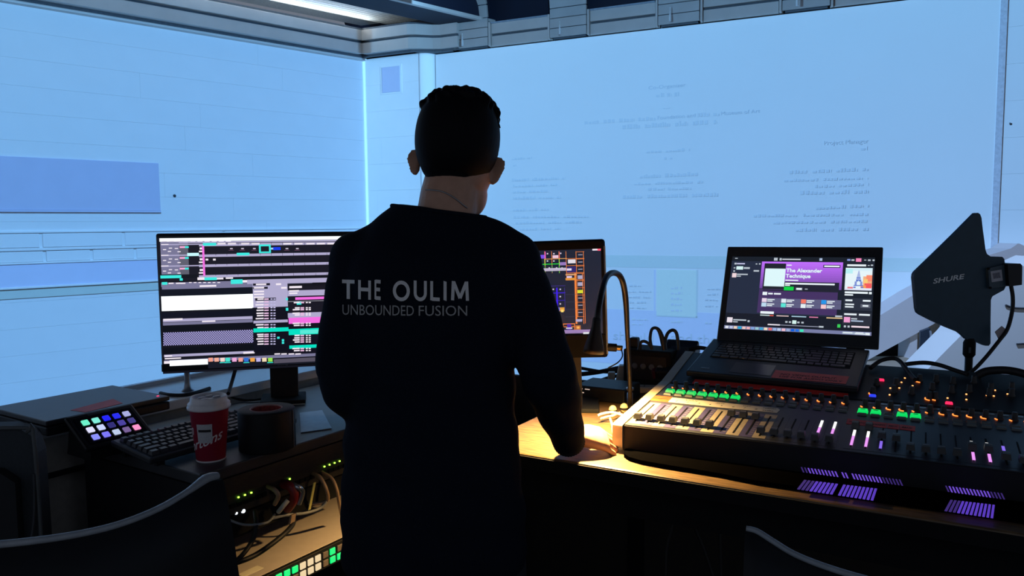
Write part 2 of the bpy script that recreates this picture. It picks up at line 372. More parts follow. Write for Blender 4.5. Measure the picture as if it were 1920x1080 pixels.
for rows in ([(1230, 182, 1274, 180, 8, .25), (1243, 204, 1258, 203, 2, .9), (1096, 233, 1230, 225, 7, .25), (1308, 219, 1350, 217, 7, .5), (1167, 242, 1345, 232, 9, .2),
              (1212, 287, 1294, 283, 6, .4), (1245, 299, 1262, 298, 5, .5), (1200, 334, 1311, 329, 8, .4), (1189, 347, 1320, 343, 5, .5), (1215, 357, 1297, 355, 5, .4), (1168, 372, 1348, 368, 7, .3)],
             [(1614, 282, 1629, 281, 7, .6), (1480, 326, 1629, 320, 7, .35), (1470, 341, 1628, 336, 5, .4), (1528, 352, 1629, 348, 5, .4), (1500, 365, 1629, 362, 7, .3), (1530, 393, 1630, 388, 6, .4), (1413, 407, 1630, 404, 5, .3), (1450, 420, 1628, 417, 5, .4), (1492, 434, 1630, 432, 6, .3)],
             [(960, 300, 998, 297, 4, .6), (962, 312, 972, 311, 4, .9), (960, 340, 1060, 336, 6, .35), (962, 351, 1046, 348, 5, .35), (962, 362, 1028, 360, 5, .4), (962, 374, 1052, 372, 6, .35), (962, 396, 1030, 394, 5, .4), (963, 409, 1105, 408, 5, .3), (967, 420, 1092, 418, 5, .3), (975, 432, 1052, 430, 5, .4)],
             [(1180, 537, 1203, 537, 4, .9), (1178, 548, 1222, 548, 4, .6), (1178, 558, 1220, 559, 4, .6), (1180, 568, 1212, 568, 4, .6), (1180, 578, 1212, 579, 4, .6), (1258, 542, 1280, 542, 5, .9), (1258, 552, 1280, 552, 5, .9), (1258, 562, 1280, 563, 5, .9), (1258, 573, 1280, 573, 5, .9), (1258, 584, 1280, 584, 5, .9),
              (1326, 543, 1352, 543, 4, .9), (1326, 553, 1348, 553, 4, .9), (1322, 563, 1348, 564, 4, .9), (1322, 575, 1346, 575, 4, .9), (1185, 600, 1216, 601, 4, .9), (1185, 609, 1206, 609, 4, .9), (1258, 605, 1280, 605, 4, .9), (1322, 607, 1342, 608, 4, .9)]):
    b = MB()
    for r in rows: smear(b, *r, rnd)
    o = obj('projected_text', b, TXT2, scr); o['kind'] = 'stuff'
# cornice: left wall and pier
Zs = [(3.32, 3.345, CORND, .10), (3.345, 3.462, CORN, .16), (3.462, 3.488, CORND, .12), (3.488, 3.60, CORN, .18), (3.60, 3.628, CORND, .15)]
tl = struct('trim_1', MB().box(WL, -7.6, 0, 3.30, 3.64, -.3, .08), CORN)
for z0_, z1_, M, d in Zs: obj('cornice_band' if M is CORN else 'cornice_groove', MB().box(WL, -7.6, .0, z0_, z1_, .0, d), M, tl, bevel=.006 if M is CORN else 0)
tp = struct('trim_2', MB().box(WR, s0-.1, s1, 3.32, 3.64, -.1, PZ+.06), CORN)
for z0_, z1_, M, d in Zs:
    b = MB(); D = PZ+d; B2 = .05+d*.5
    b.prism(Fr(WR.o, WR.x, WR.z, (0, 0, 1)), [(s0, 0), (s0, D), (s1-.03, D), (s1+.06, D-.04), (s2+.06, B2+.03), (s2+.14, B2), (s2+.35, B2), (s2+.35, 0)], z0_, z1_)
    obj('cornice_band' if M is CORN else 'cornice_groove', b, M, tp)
# slatted soffit along the left wall, navy beam with its grey edge
so = struct('ceiling_soffit', MB().box(WL, -7.6, 3, 3.76, 3.86, -.2, .95), mat('pale_soffit', (.72, .76, .76), .7))
for i in range(13):
    me = MB().box(W0, 0, 8.2, 0, .03, 0, .052).mesh('slat'); me.materials.append(mat('pale_slat', (.74, .78, .78), .6))
    inst('slat', me, so, WL.mat(-7.6, 3.735, .13+i*.062))
bm_ = struct('ceiling_beam', MB().box(WL, -7.6, 2.2, 3.60, 4.3, .95, 1.35), NAVY)
obj('beam_edge', MB().box(WL, -7.6, 2.2, 3.60, 3.635, 1.35, 1.40), CORN, bm_)
obj('beam_side', MB().box(WL, -7.6, 2.2, 3.635, 4.6, 1.35, 1.38), NAVY, bm_)
# barrel vault and its panelled ribs over the right wall
R1 = .42; ZS = 3.60
def arc(r, n, zs=ZS, off=0.0): return [(off+r-r*math.cos(math.pi/2*k/n), zs+r*math.sin(math.pi/2*k/n)) for k in range(n+1)]
vt = MB(); A = arc(.62, 14, 3.50, -.10); sA, sB = -1.2, 9.0
vt.add([WR.p(s, z, o) for s in (sA, sB) for o, z in A], [(k, k+1, k+16, k+15) for k in range(14)], True)
vt.box(WR, sA, sB, 4.12, 4.2, .5, 9.5)
struct('ceiling', vt, NAVY)
ribs = [(851, 914, 70), (1031, 1099, 40), (1234, 1311, 25), (1467, 1556, 5), (1740, 1840, -30)]
e = []
for i, (xa, xb, yy) in enumerate(ribs):
    ra, rb = sat(WR, xa, yy, .10), sat(WR, xb, yy, .10); e.append((ra, rb))
    path = [(.10, ZC+.01), (.10, ZC+.10), (.10, ZC+.20), (.10, ZC+.30)] + [(o+.10, z) for o, z in arc(R1, 5, ZC+.30)[1:]] + [(.10+R1+.16*k, ZC+.30+R1) for k in (1, 2, 3)]
    rib = struct('trim_%d' % (i+3), MB().box(WR, ra+.02, rb-.02, ZC, ZC+.28, -.05, .06), CORND)
    for k in range(len(path)-1):
        (o0, q0), (o1, q1) = path[k], path[k+1]; d = V((o1-o0, q1-q0)); L = d.length; d /= L; nn = V((d.y, -d.x)); g = .004
        P = []
        for s in (ra, rb):
            for (oo, qq) in ((o0+d.x*g, q0+d.y*g), (o1-d.x*g, q1-d.y*g)):
                for t in (0, -.03): P.append(WR.p(s, qq+nn.y*t, oo+nn.x*t))
        obj('panel', MB().add(P, [(0, 4, 6, 2), (1, 3, 7, 5), (0, 1, 5, 4), (2, 6, 7, 3), (0, 2, 3, 1), (4, 5, 7, 6)]), mat('grey_rib_paint', (.56, .54, .52), .6, var=.08, scale=3), rib)
    back = MB(); pr = [(o+.045*0-.03, z) for o, z in path]
    back.add([WR.p(s, z+.03, o-.02) for s in (ra+.01, rb-.01) for o, z in path], [(k, k+1, k+1+len(path), k+len(path)) for k in range(len(path)-1)])
    obj('rib_core', back, CORND, rib)
    obj('peg', MB().lathe(Fr(WR.p((ra*2+rb)/3, ZC+.02, .16), WR.x, WR.z, (0, 0, 1)), [(.012, 0), (.012, .05), (.005, .08), (.004, .13)], 8), mat('pale_peg', (.8, .82, .82), .5), rib)
gaps = [(s2+.3, e[0][0])] + [(e[i][1], e[i+1][0]) for i in range(4)] + [(e[4][1], 9)]
for i, (ga, gb) in enumerate(gaps):
    t = struct('trim_%d' % (i+9), MB().box(WR, ga, gb, ZC, 3.565, -.2, .03), CORN)
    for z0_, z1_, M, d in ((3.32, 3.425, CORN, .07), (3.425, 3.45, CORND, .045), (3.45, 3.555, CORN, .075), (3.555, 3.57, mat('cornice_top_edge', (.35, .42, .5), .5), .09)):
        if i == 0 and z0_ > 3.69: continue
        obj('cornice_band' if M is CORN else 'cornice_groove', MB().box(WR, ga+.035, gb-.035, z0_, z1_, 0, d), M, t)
    for q in (ga+.008, gb-.028):
        obj('end_post', MB().box(WR, q, q+.02, ZC, 3.57, 0, .095), CORN, t)
# tiny fixings on the walls
obj('wall_hook', MB().tube([WR.p(SR+.10, zat(WR, 1880, 230), .0), WR.p(SR+.10, zat(WR, 1880, 231), .02), WR.p(SR+.105, zat(WR, 1880, 235), .028), WR.p(SR+.112, zat(WR, 1880, 233), .024)], .007, 6), GREYP, label='small dark hook on the planked wall right of the screen', cat='hook')
hx, hz = WL.pick(327, 367, 0)
obj('wall_screw', MB().lathe(Fr(WL.p(hx, hz, 0), WL.x, WL.y, WL.z), [(.014, 0), (.014, .008), (.006, .02)], 10), GREYP, label='small dark screw head in the wall right of the lavender panel', cat='screw')
# stairs beyond the booth: sloped white balustrades seen past the antenna
BW = mat('white_balustrade_paint', (.78, .79, .84), .7, var=.03, scale=3)
def slabpoly(px, d, th, yaw):
    fr = yawfr(at_d(*px[0], d), yaw); fv = Fr(fr.o, fr.x, fr.z, -fr.y); pts = [fv.pick(x, y) for x, y in px]
    return fv, pts
fv, pts = slabpoly([(1600, 690), (1750, 608), (1866, 522), (1925, 480), (1925, 463), (1910, 456), (1895, 466), (1842, 482), (1716, 551), (1600, 622)], 5.0, .15, 12)
bal = thing('stair_balustrade', 'far white sloped stair balustrade passing behind the laptop and antenna', 'balustrade', fv.p(0, -1.2, 0))
obj('rail_wall', MB().prism(fv, pts, -.16, 0), BW, bal, bevel=.01)
for (x0, y0, x1, y1) in ((1713, 624, 1724, 700),):
    a_, b_ = fv.pick(x0, y0); c_, d_ = fv.pick(x1, y1); obj('post', MB().box(fv, a_, c_, -2.2, b_+.05, -.14, -.03), BW, bal)
fv2, pts2 = slabpoly([(1735, 1270), (1738, 694), (1776, 655), (1802, 629), (1888, 522), (1905, 505), (1960, 480), (1960, 1270)], 4.1, .2, 4)
bal2 = thing('stair_balustrade', 'near white stair balustrade right of the antenna pole', 'balustrade', fv2.p(0, -1.5, 0))
obj('rail_wall', MB().prism(fv2, pts2, -.2, 0), mat('white_balustrade_front', (.74, .76, .77), .7, var=.02, scale=2), bal2, bevel=.012)
for q in ([(1884, 572), (1900, 577), (1925, 578)], [(1905, 645), (1925, 644)]):
    obj('surface_cable', MB().tube([fv2.p(*fv2.pick(*p), .006) for p in q], .005, 6), GREYP, bal2)
# plywood back of the stairs, low riser
fv3, pts3 = slabpoly([(1690, 1035), (1690, 600), (1960, 480), (1960, 1035)], 5.6, .1, 6)
ply = struct('wall_stair', MB().prism(fv3, pts3, -.05, 0), mat('plywood', (.42, .36, .28), .7, var=.15, scale=6, stretch=(1, 1, 6)))
a_, b_ = fv3.pick(1764, 640); obj('batten', MB().box(fv3, a_-.015, a_+.015, b_-.9, b_+.5, 0, .03), BW, ply)
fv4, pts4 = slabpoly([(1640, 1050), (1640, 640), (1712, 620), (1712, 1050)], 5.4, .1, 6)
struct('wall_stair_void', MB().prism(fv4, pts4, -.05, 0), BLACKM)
# a dark flat-panel monitor standing on the stairs floor beyond
fm = yawfr(at_d(1745, 690, 4.7), -20); fmv = Fr(fm.o, fm.x, fm.z, -fm.y)
mo = thing('far_monitor', 'dark flat monitor with blue plug standing beyond the mixer under the balustrade', 'monitor', fm.o)
mp_ = [fmv.pick(*q) for q in ((1724, 690), (1726, 622), (1744, 615), (1752, 675))]
obj('housing', MB().prism(fmv, mp_, -.05, 0), mat('dark_blue_housing', (.02, .03, .05), .5), mo, bevel=.006)
obj('edge', MB().prism(fmv, [fmv.pick(*q) for q in ((1742, 620), (1746, 620), (1753, 672), (1748, 673))], 0, .012), mat('grey_edge', (.3, .32, .36), .4), mo)
obj('foot', MB().prism(fmv, [fmv.pick(*q) for q in ((1735, 693), (1752, 662), (1771, 664), (1768, 675), (1757, 688))], -.12, .02), mat('dark_blue_housing'), mo, bevel=.008)
obj('plug', MB().prism(fmv, [fmv.pick(*q) for q in ((1746, 643), (1758, 642), (1762, 646), (1758, 649), (1747, 649))], 0, .03), mat('blue_plug', (.02, .03, .6), .4), mo)
obj('cord', MB().tube([fmv.p(*fmv.pick(*q), .02) for q in ((1760, 646), (1768, 652), (1773, 665), (1771, 678), (1765, 684))], .006, 6), GREYP, mo)
lp_ = mo.location; struct('floor_landing', MB().box(W0, lp_.x-.35, lp_.x+.4, lp_.y-.15, lp_.y+.5, -1.0, min(fmv.p(*q, 0).z for q in [fmv.pick(1735, 693)])-.002), mat('plywood'))
# ================================================================ DESKS AND COUNTER
DESKM = mat('black_laminate', (.030, .033, .040), .42, var=.25, scale=9, bump=.15, spec=.45)
DBLK = mat('black_desk_side', (.007, .008, .012), .7, spec=.25)
ld = thing('desk', 'black laminate desk with equipment rack under it left of the person', 'desk', LD.p(.4, .25, -.86))
obj('worktop', MB().box(LD, 0, 1.25, 0, .53, -.028, 0), DESKM, ld, bevel=.003)
obj('side_panel', MB().box(LD, .0, .03, .01, .49, -.86, -.03), DBLK, ld)
obj('side_panel', MB().box(LD, 1.2, 1.23, .01, .49, -.86, -.03), DBLK, ld)
obj('back_panel', MB().box(LD, .03, 1.2, .47, .49, -.86, -.03), DBLK, ld)
obj('front_rail', MB().box(LD, .03, 1.2, .0, .02, -.075, -.03), mat('dark_wood_rail', (.025, .018, .012), .5, var=.3, stretch=(1, 1, 8)), ld)
obj('rack_shelf', MB().box(LD, .03, 1.2, .02, .46, -.37, -.355), DBLK, ld)
ct = thing('counter', 'pale grey laminate counter running behind the black desk', 'counter', LD.p(.4, .7, -.86))
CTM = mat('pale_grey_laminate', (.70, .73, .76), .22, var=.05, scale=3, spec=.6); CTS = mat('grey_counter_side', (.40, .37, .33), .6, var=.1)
obj('worktop', MB().box(LD, -.35, 1.9, .575, .85, .01, .04), CTM, ct, bevel=.004)
obj('front_panel', MB().box(LD, -.35, 1.9, .60, .62, -.86, .01), CTS, ct)
obj('end_panel', MB().box(LD, -.37, -.35, .575, .85, -.86, .04), CTS, ct)
obj('trim_strip', MB().box(LD, -.33, 1.9, .585, .60, -.10, -.088), DBLK, ct)
# bright glossy arcs of light seen on the counter are reflections; the low lip carries the light
obj('back_lip', MB().box(LD, -.35, 1.9, .84, .86, .04, .052), CTM, ct)
rd = thing('desk', 'brown wooden table carrying the mixing console', 'desk', RD.p(.5, .5, -.86))
obj('tabletop', MB().box(RD, -.33, 1.7, 0, 1.12, -.035, 0), WOOD, rd, bevel=.006)
obj('edge_shade', MB().box(RD, -.33, 1.7, -.004, .0, -.034, -.004), BLACKM, rd)  # black strip laid over the wood edge to paint it in shade
for x, y in ((-.27, .08), (1.6, .08), (-.27, 1.02), (1.6, 1.02)): obj('leg', MB().box(RD, x-.03, x+.03, y-.03, y+.03, -.86, -.035), BLACKM, rd)
obj('apron', MB().box(RD, -.25, 1.57, .06, .08, -.13, -.035), BLACKM, rd)
obj('modesty_panel', MB().box(RD, -1.0, 1.57, 1.0, 1.02, -.86, -.035), mat('brown_grey_panel', (.022, .018, .015), .8), rd)
# ================================================================ CLOSED LAPTOP, DECK, KEYBOARD, CUP, TAPE
t = thing('closed_laptop', 'closed black laptop with a strip of red tape on the grey counter', 'laptop', LD.p(.03, .56, .045))
obj('base', MB().box(LD, -.115, .215, .435, .72, .052, .075), BLACK, t, bevel=.004)
obj('lid', MB().box(LD, -.115, .215, .435, .72, .077, .09), mat('black_lid', (.016, .019, .024), .45, var=.15), t, bevel=.003)
obj('hinge', MB().box(LD, -.08, .18, .72, .73, .06, .082), BLACKM, t)
for q in ((-.09, .60), (.19, .60), (-.09, .69), (.19, .69)): obj('rubber_foot', MB().box(LD, q[0]-.012, q[0]+.012, q[1]-.012, q[1]+.012, .04, .054), RUBBER, t)
P = [LD.sh(0, 0, .0905).pick(*q) for q in ((132, 769), (212, 748), (230, 756), (160, 773))]
obj('tape_strip', MB().prism(LD.sh(0, 0, .0902), P, 0, .0006), RED, t)
b = MB(); FT = Fr(LD.p(*P[0], .0908), LD.p(*P[1], 0)-LD.p(*P[0], 0), LD.y, LD.z)
obj('power_light', MB().lathe(Fr(LD.p(.195, .46, .09), LD.x, LD.y, LD.z), [(.0035, 0), (.0035, .001)], 10), glow('red_power_led', (1, .03, .12), 2), t)
# stream deck style key pad on a tilted stand
ang = math.radians(34); kv = LD.y*math.cos(ang)+LD.z*math.sin(ang)
q0 = at_h(160, 793, .942); KF = Fr(q0, LD.x, kv, LD.x.cross(kv))
sd = thing('control_deck', 'small control deck with fifteen glowing keys on a tilted stand', 'control deck', KF.p(.05, -.06, -.07))
PX = .0262
obj('housing', MB().box(KF, -.034, PX*4+.034, -PX*2-.030, .036, -.016, -.002), BLACK, sd, bevel=.006)
obj('rim', MB().box(KF, -.02, PX*4+.02, -PX*2-.018, .02, -.003, -.0005), mat('gloss_black', (.004, .004, .006), .2), sd)
zb0 = KF.p(0, -PX*2-.03, -.016).z
obj('stand', MB().prism(Fr(KF.p(-.02, 0, 0), LD.y, LD.z, LD.x), [((KF.p(0, y_, -.016)-KF.p(-.02, 0, 0)).dot(LD.y), (KF.p(0, y_, -.016)-KF.p(-.02, 0, 0)).dot(LD.z)) for y_ in (.03, -PX*2-.025)] + [((KF.p(0, -PX*2-.025, -.016)-KF.p(-.02, 0, 0)).dot(LD.y), .8605-KF.p(-.02, 0, 0).z), ((KF.p(0, .03, -.016)-KF.p(-.02, 0, 0)).dot(LD.y)+.02, .8605-KF.p(-.02, 0, 0).z)], 0, PX*4+.04), BLACKM, sd)
obj('label_strip', MB().box(KF, .018, .075, .022, .029, -.002, -.0012), GREYP, sd)
KC = [[(110, 245, 205), (130, 240, 220), (35, 35, 250), (40, 45, 240), (170, 175, 225)], [(225, 225, 255), (205, 215, 255), (50, 45, 120), (75, 65, 160), (65, 60, 130)], [(140, 145, 255), (125, 120, 250), (190, 205, 235), (120, 95, 150), (255, 150, 205)]]
for r in range(3):
    for c in range(5):
        L = lin(*KC[r][c]); b = MB().box(KF, c*PX-.0085, c*PX+.0085, -r*PX-.0085, -r*PX+.0085, -.001, .003)
        obj('key', b, glow('deck_key_%d%d' % (r, c), L, 1.0), sd, bevel=.003)
# mechanical keyboard
ka = math.radians(7); kv2 = LD.y*math.cos(ka)+LD.z*math.sin(ka)
KB = Fr(LD.p(-.035, .135, .024), LD.x, kv2, LD.x.cross(kv2)); KL, KD = .44, .165
kb = thing('keyboard', 'black mechanical keyboard on the black desk behind the red cup', 'keyboard', LD.p(.17, .2, 0))
obj('case', MB().box(KB, 0, KL, 0, KD, -.016, 0), mat('keyboard_case', (.018, .021, .027), .5), kb, bevel=.004)
for xx in (.03, KL-.03):
    for yy in (.012, KD-.02):
        zf = KB.p(xx, yy, -.014).z; g = Fr((KB.p(xx, yy, 0).x, KB.p(xx, yy, 0).y, .8601), LD.x, LD.y, LD.z); obj('foot', MB().box(g, -.01, .01, -.006, .006, 0, zf-.860), RUBBER, kb)
KEYM = mat('black_keycap', (.030, .034, .042), .42, var=.1); kme = {}
def key(wd):
    k = round(wd, 4)
    if k not in kme:
        me = MB().taper(W0, -wd/2+.001, wd/2-.001, -.0085, .0085, 0, .009, .0025, .0025, 0, .001).mesh('key'); me.materials.append(KEYM); kme[k] = me
    return kme[k]
PK = .0192
rows = [[1.5]+[1]*10+[1.25, 6.25, 1.25, 1.25, 1, 1, 1]]
layout = [[1.25, 1.25, 1.25, 6.25, 1.25, 1.25, 1.25, 1.25, 1, 1, 1, 1, 1, 1], [2.25]+[1]*10+[2.75, 1, 1, 1, 1, 1, 1], [1.75]+[1]*11+[2.25, 1, 1, 1, 1, 1, 1], [1.5]+[1]*12+[1.5, 1, 1, 1, 1, 1, 1], [1]*13+[2, 1, 1, 1, 1, 1, 1], [1, 1, 1, 1, 1, 1, 1, 1, 1, 1, 1, 1, 1, 1, 1, 1, 1, 1, 1, 1]]
for r, row in enumerate(layout):
    x = .012
    for wd in row:
        if x+wd*PK > KL-.008: break
        inst('key', key(wd*PK), kb, KB.mat(x+wd*PK/2, .022+r*.0222+(.006 if r == 5 else 0), .0)); x += wd*PK
# paper cup
CUPR = mat('red_paper_cup', (.30, .008, .035), .55, var=.05); LIDM = mat('white_cup_lid', (.72, .70, .72), .4); CWH = mat('white_cup_print', (.75, .70, .72), .6)
cb = at_h(396, 861, .86); cu = thing('paper_cup', 'red paper coffee cup with white plastic lid and white script lettering', 'cup', cb); CF = Fr(cb, (1, 0, 0), (0, 1, 0), (0, 0, 1))
obj('cup_wall', MB().lathe(CF, [(.031, .0015), (.0335, .004), (.0445, .128), (.046, .130)], 40), CUPR, cu)
obj('base_rim', MB().lathe(CF, [(.030, 0), (.0335, 0), (.0345, .003), (.033, .005)], 40), CWH, cu)
lid = obj('lid', MB().lathe(CF, [(.0465, .126), (.0495, .127), (.050, .132), (.0475, .134), (.0485, .139), (.0465, .141), (.043, .143), (.0415, .153), (.040, .156), (.037, .155), (.035, .150), (.0, .149)], 40, cap=False), LIDM, cu)
for a0, rr_ in ((.6, .018), (1.9, .02), (3.3, .016), (4.6, .02)):
    obj('lid_boss', MB().lathe(Fr(CF.p(rr_*math.cos(a0), rr_*math.sin(a0), .1495), CF.x, CF.y, CF.z), [(.009, 0), (.008, .003), (.004, .0035)], 12), mat('grey_lid_boss', (.38, .37, .40), .4), lid)
def on_cup(mb, s, a0, z0, ht, wdt, off, shear, slope, lift=.0006, th=True):
    vs, fs, W_ = text_geo(s, off, shear); k = wdt/W_; P = []
    for x, y in vs:
        a = a0 + x*k/.040; z = z0 + slope*x*k + y*ht/.69; r = .0335+(z-.004)*(.011/.124)+lift; P.append(CF.p(r*math.cos(a), r*math.sin(a), z))
    mb.add(P, fs); return mb
obj('lettering', on_cup(MB(), 'Hortons', -math.pi/2-1.8, .016, .024, .118, .010, .3, .36), CWH, cu)
obj('lettering', on_cup(MB(), 'Tim', -math.pi/2-1.95, .052, .026, .050, .012, .25, .35), CWH, cu)
sp = MB()
def cup_patch(a0, a1, z0_, z1_, lift):
    b = MB(); P = []; n = 8
    for j in range(5):
        z = z0_+(z1_-z0_)*j/4
        for i in range(n+1):
            a = a0+(a1-a0)*i/n; r = .0335+(z-.004)*(.011/.124)+lift; P.append(CF.p(r*math.cos(a), r*math.sin(a), z))
    return b.add(P, [(j*(n+1)+i, j*(n+1)+i+1, (j+1)*(n+1)+i+1, (j+1)*(n+1)+i) for j in range(4) for i in range(n)], True)
tg = -math.pi/2+.08
stk = obj('sticker', cup_patch(tg-.45, tg+.42, .050, .096, .0012), mat('grey_order_sticker', (.5, .5, .52), .6, var=.1, scale=300), cu)
obj('sticker_bar', cup_patch(tg-.36, tg+.35, .077, .083, .0016), INK, stk)
# tape rolls
tb = at_h(502, 838, .86); tr = thing('tape_roll', 'wide roll of black gaffer tape standing on the desk beside the cup', 'tape roll', tb); TF = Fr(tb, (1, 0, 0), (0, 1, 0), (0, 0, 1))
obj('tape', MB().lathe(TF, [(.0405, .0), (.069, .0), (.070, .003), (.070, .097), (.068, .100), (.0405, .100)], 48, cap=False), mat('black_gaffer_tape', (.006, .006, .008), .6, spec=.25), tr)
core = obj('core', MB().lathe(TF, [(.0375, .001), (.0405, .001), (.0405, .101), (.0375, .101), (.0375, .001)], 48, cap=False), mat('pale_red_card_core', (.42, .22, .20), .7), tr)
obj('core_print', MB().lathe(TF, [(.0372, .03), (.0372, .098)], 48, cap=False), mat('red_core_print', (.28, .03, .03), .6, var=.6, scale=120), core)
obj('tape_end', MB().box(Fr(TF.p(.0695, -.01, 0), (0, 1, 0), (0, 0, 1), (1, 0, 0)), -.002, .002, .002, .098, 0, .0012), mat('tape_edge_brown', (.16, .09, .06), .6), tr)
# label card and folded cloth sheet near the monitor foot
obj('paper_label', MB().prism(LD.sh(0, 0, .001), [LD.sh(0, 0, .001).pick(*q) for q in ((494, 750), (568, 746), (572, 758), (500, 760))], 0, .0008), PAPER, label='strip of cream paper with handwriting at the foot of the left monitor', cat='label')
obj('plastic_sheet', MB().prism(LD.sh(0, 0, .001), [LD.sh(0, 0, .001).pick(*q) for q in ((562, 775), (604, 770), (622, 804), (564, 812))], 0, .002), mat('blue_grey_sheet', (.16, .20, .27), .35), label='blue grey plastic sheet lying on the desk right of the tape roll', cat='sheet')
# ================================================================ LEFT MONITOR
def monitor_fr(o, yaw): f_ = yawfr(o, yaw); return Fr(f_.o, f_.x, f_.z, -f_.y)      # x right, y up, z to the viewer
BQ = monitor_fr((-1.078, 2.347, .977), 14); Wq = .735; Hq = zat(BQ, 294, 438)
mo1 = thing('monitor', 'large black monitor showing timeline software on the left desk', 'monitor', (BQ.p(.36, 0, -.06).x, BQ.p(.36, 0, -.06).y, .86))
obj('housing', MB().box(BQ, 0, Wq, 0, Hq, -.045, -.002), BLACK, mo1, bevel=.006)
obj('bezel', MB().box(BQ, 0, Wq, 0, .022, -.004, .001), BLACK, mo1)
scrn = obj('screen', MB().box(BQ, .006, Wq-.006, .022, Hq-.008, -.003, 0), mat('black_glass', (.004, .004, .005), .25), mo1)
b = MB(); u_, v_ = BQ.pick(521, 685); text_on(b, BQ, 'BenQ', u_, v_, BQ.pick(540, 684)[0], .0062, .0015); obj('brand_lettering', b, mat('grey_print', (.22, .22, .24), .6), mo1)
zl = -(BQ.o.z-.86)
obj('stand_neck', MB().box(BQ, sat(BQ, 506, 715), sat(BQ, 559, 715), zl+.012, .06, -.045, -.015), BLACK, mo1, bevel=.003)
obj('stand_base', MB().box(BQ, sat(BQ, 500, 715)-.02, sat(BQ, 560, 715)+.02, zl, zl+.014, -.08, .05), BLACKM, mo1, bevel=.003)
def zz(ox, oy, k):
    return lambda x, y: (ox+x/k, oy+y/k)
def rects(fr, Z, L):
    out = []
    for x0, y0, x1, y1, c in L:
        a = fr.pick(*Z(x0, (y0+y1)/2)); b = fr.pick(*Z(x1, (y0+y1)/2)); t_ = fr.pick(*Z((x0+x1)/2, y0)); d = fr.pick(*Z((x0+x1)/2, y1))
        out.append((a[0], d[1], b[0], t_[1], c))
    return out
Wt = (1.25, 1.35, 1.35); LG = lin(176, 170, 205); MG = lin(120, 118, 150); DK = lin(22, 20, 32); CY = lin(60, 235, 225); MA = lin(245, 110, 225); TE = lin(0, 225, 195); PWH = lin(245, 235, 245)
Z1 = zz(280, 420, 3.6); L = []
L += [(70, 85, 1555, 975, lin(14, 14, 24))]
L += [(68, 88, 1555, 110, Wt), (75, 112, 1555, 122, LG), (78, 124, 204, 340, MG), (204, 130, 265, 340, lin(95, 95, 110)), (265, 128, 335, 340, DK), (335, 124, 1555, 345, DK)]
for x in range(85, 560, 48): L.append((x, 114, x+34, 119, PWH))
for yb in (133, 204, 270, 340):
    L.append((335, yb-8, 1555, yb+9, LG))
    for x in range(450, 1555, 75): L.append((x-2, yb-8, x, yb+9, DK))
for i, yb in enumerate((130, 203, 275)):
    L += [(80, yb+4, 335, yb+12, LG), (205, yb+20, 245, yb+32, lin(245, 170, 215)), (240, yb+20, 266, yb+32, CY), (80, yb+5, 130, yb+11, PWH), (340, yb+28, 366, yb+42, PWH), (335, yb+50, 370, yb+60, PWH)]
    for x, y in ((92, 40), (132, 30), (172, 32), (125, 52), (190, 54)): L.append((x, yb+y, x+22, yb+y+6, PWH))
L += [(360, 145, 374, 350, MA), (362, 128, 452, 146, CY), (590, 194, 676, 212, CY), (740, 138, 820, 196, CY), (752, 150, 808, 186, DK), (820, 160, 850, 172, lin(170, 215, 255)), (836, 156, 886, 176, lin(20, 60, 235)), (256, 195, 335, 216, lin(200, 250, 255))]
for x in (460, 530, 620, 690, 905, 980, 1060, 1130, 1200): L.append((x, 128, x+55, 138, PWH))
for x in (545, 620, 700, 920, 990): L += [(x, 162, x+18, 170, lin(200, 190, 210)), (x-10, 176, x+26, 178, lin(130, 80, 110))]
for x in (380, 430): L.append((x, 234, x+18, 246, PWH))
L += [(75, 346, 216, 366, CY), (78, 366, 340, 384, DK), (205, 366, 226, 382, CY), (325, 360, 372, 378, PWH), (372, 360, 456, 379, CY), (456, 362, 500, 374, PWH), (516, 360, 565, 370, PWH), (80, 384, 1100, 412, MG), (85, 392, 122, 410, CY), (550, 374, 630, 404, CY), (630, 378, 675, 394, PWH)]
for x in (130, 180, 210): L.append((x, 396, x+34, 404, PWH))
for x in range(268, 480, 32): L.append((x, 392, x+18, 398, PWH))
L += [(660, 365, 1555, 395, LG), (85, 412, 700, 434, MG), (340, 412, 452, 424, PWH), (80, 434, 698, 478, lin(10, 14, 28)), (82, 480, 706, 578, Wt), (85, 590, 700, 630, lin(10, 12, 28)), (92, 632, 705, 652, LG), (92, 655, 705, 674, MG), (95, 638, 225, 650, PWH), (356, 652, 446, 661, PWH), (90, 676, 705, 716, lin(6, 8, 18))]
for i in range(78):
    for j in range(11):
        if (i+j) % 2 == 0: L.append((95+i*7.8, 733+j*8-i*.27, 95+i*7.8+7.8, 733+j*8+8-i*.27, lin(178, 172, 225)))
        else: L.append((95+i*7.8, 733+j*8-i*.27, 95+i*7.8+7.8, 733+j*8+8-i*.27, lin(40, 36, 80)))
L += [(95, 825, 705, 868, lin(6, 8, 18)), (100, 868, 712, 885, LG), (100, 885, 1555, 905, MG), (635, 862, 710, 874, PWH), (105, 886, 155, 894, PWH), (138, 915, 396, 952, Wt), (100, 925, 140, 942, PWH), (105, 902, 215, 910, PWH), (396, 905, 1555, 945, lin(20, 22, 34)), (840, 895, 1555, 922, lin(85, 80, 95))]
for x, c in ((400, (240, 160, 140)), (440, (240, 170, 150)), (480, (245, 215, 205)), (515, (70, 225, 205)), (560, (240, 170, 220)), (602, (240, 160, 150)), (640, (50, 110, 210)), (682, (240, 165, 70)), (722, (190, 180, 235)), (762, (240, 220, 180)), (802, (150, 225, 80))):
    L += [(x, 902, x+30, 928, lin(*c))]
for x in (480, 515, 640, 800): L.append((x-4, 932, x+36, 937, CY))
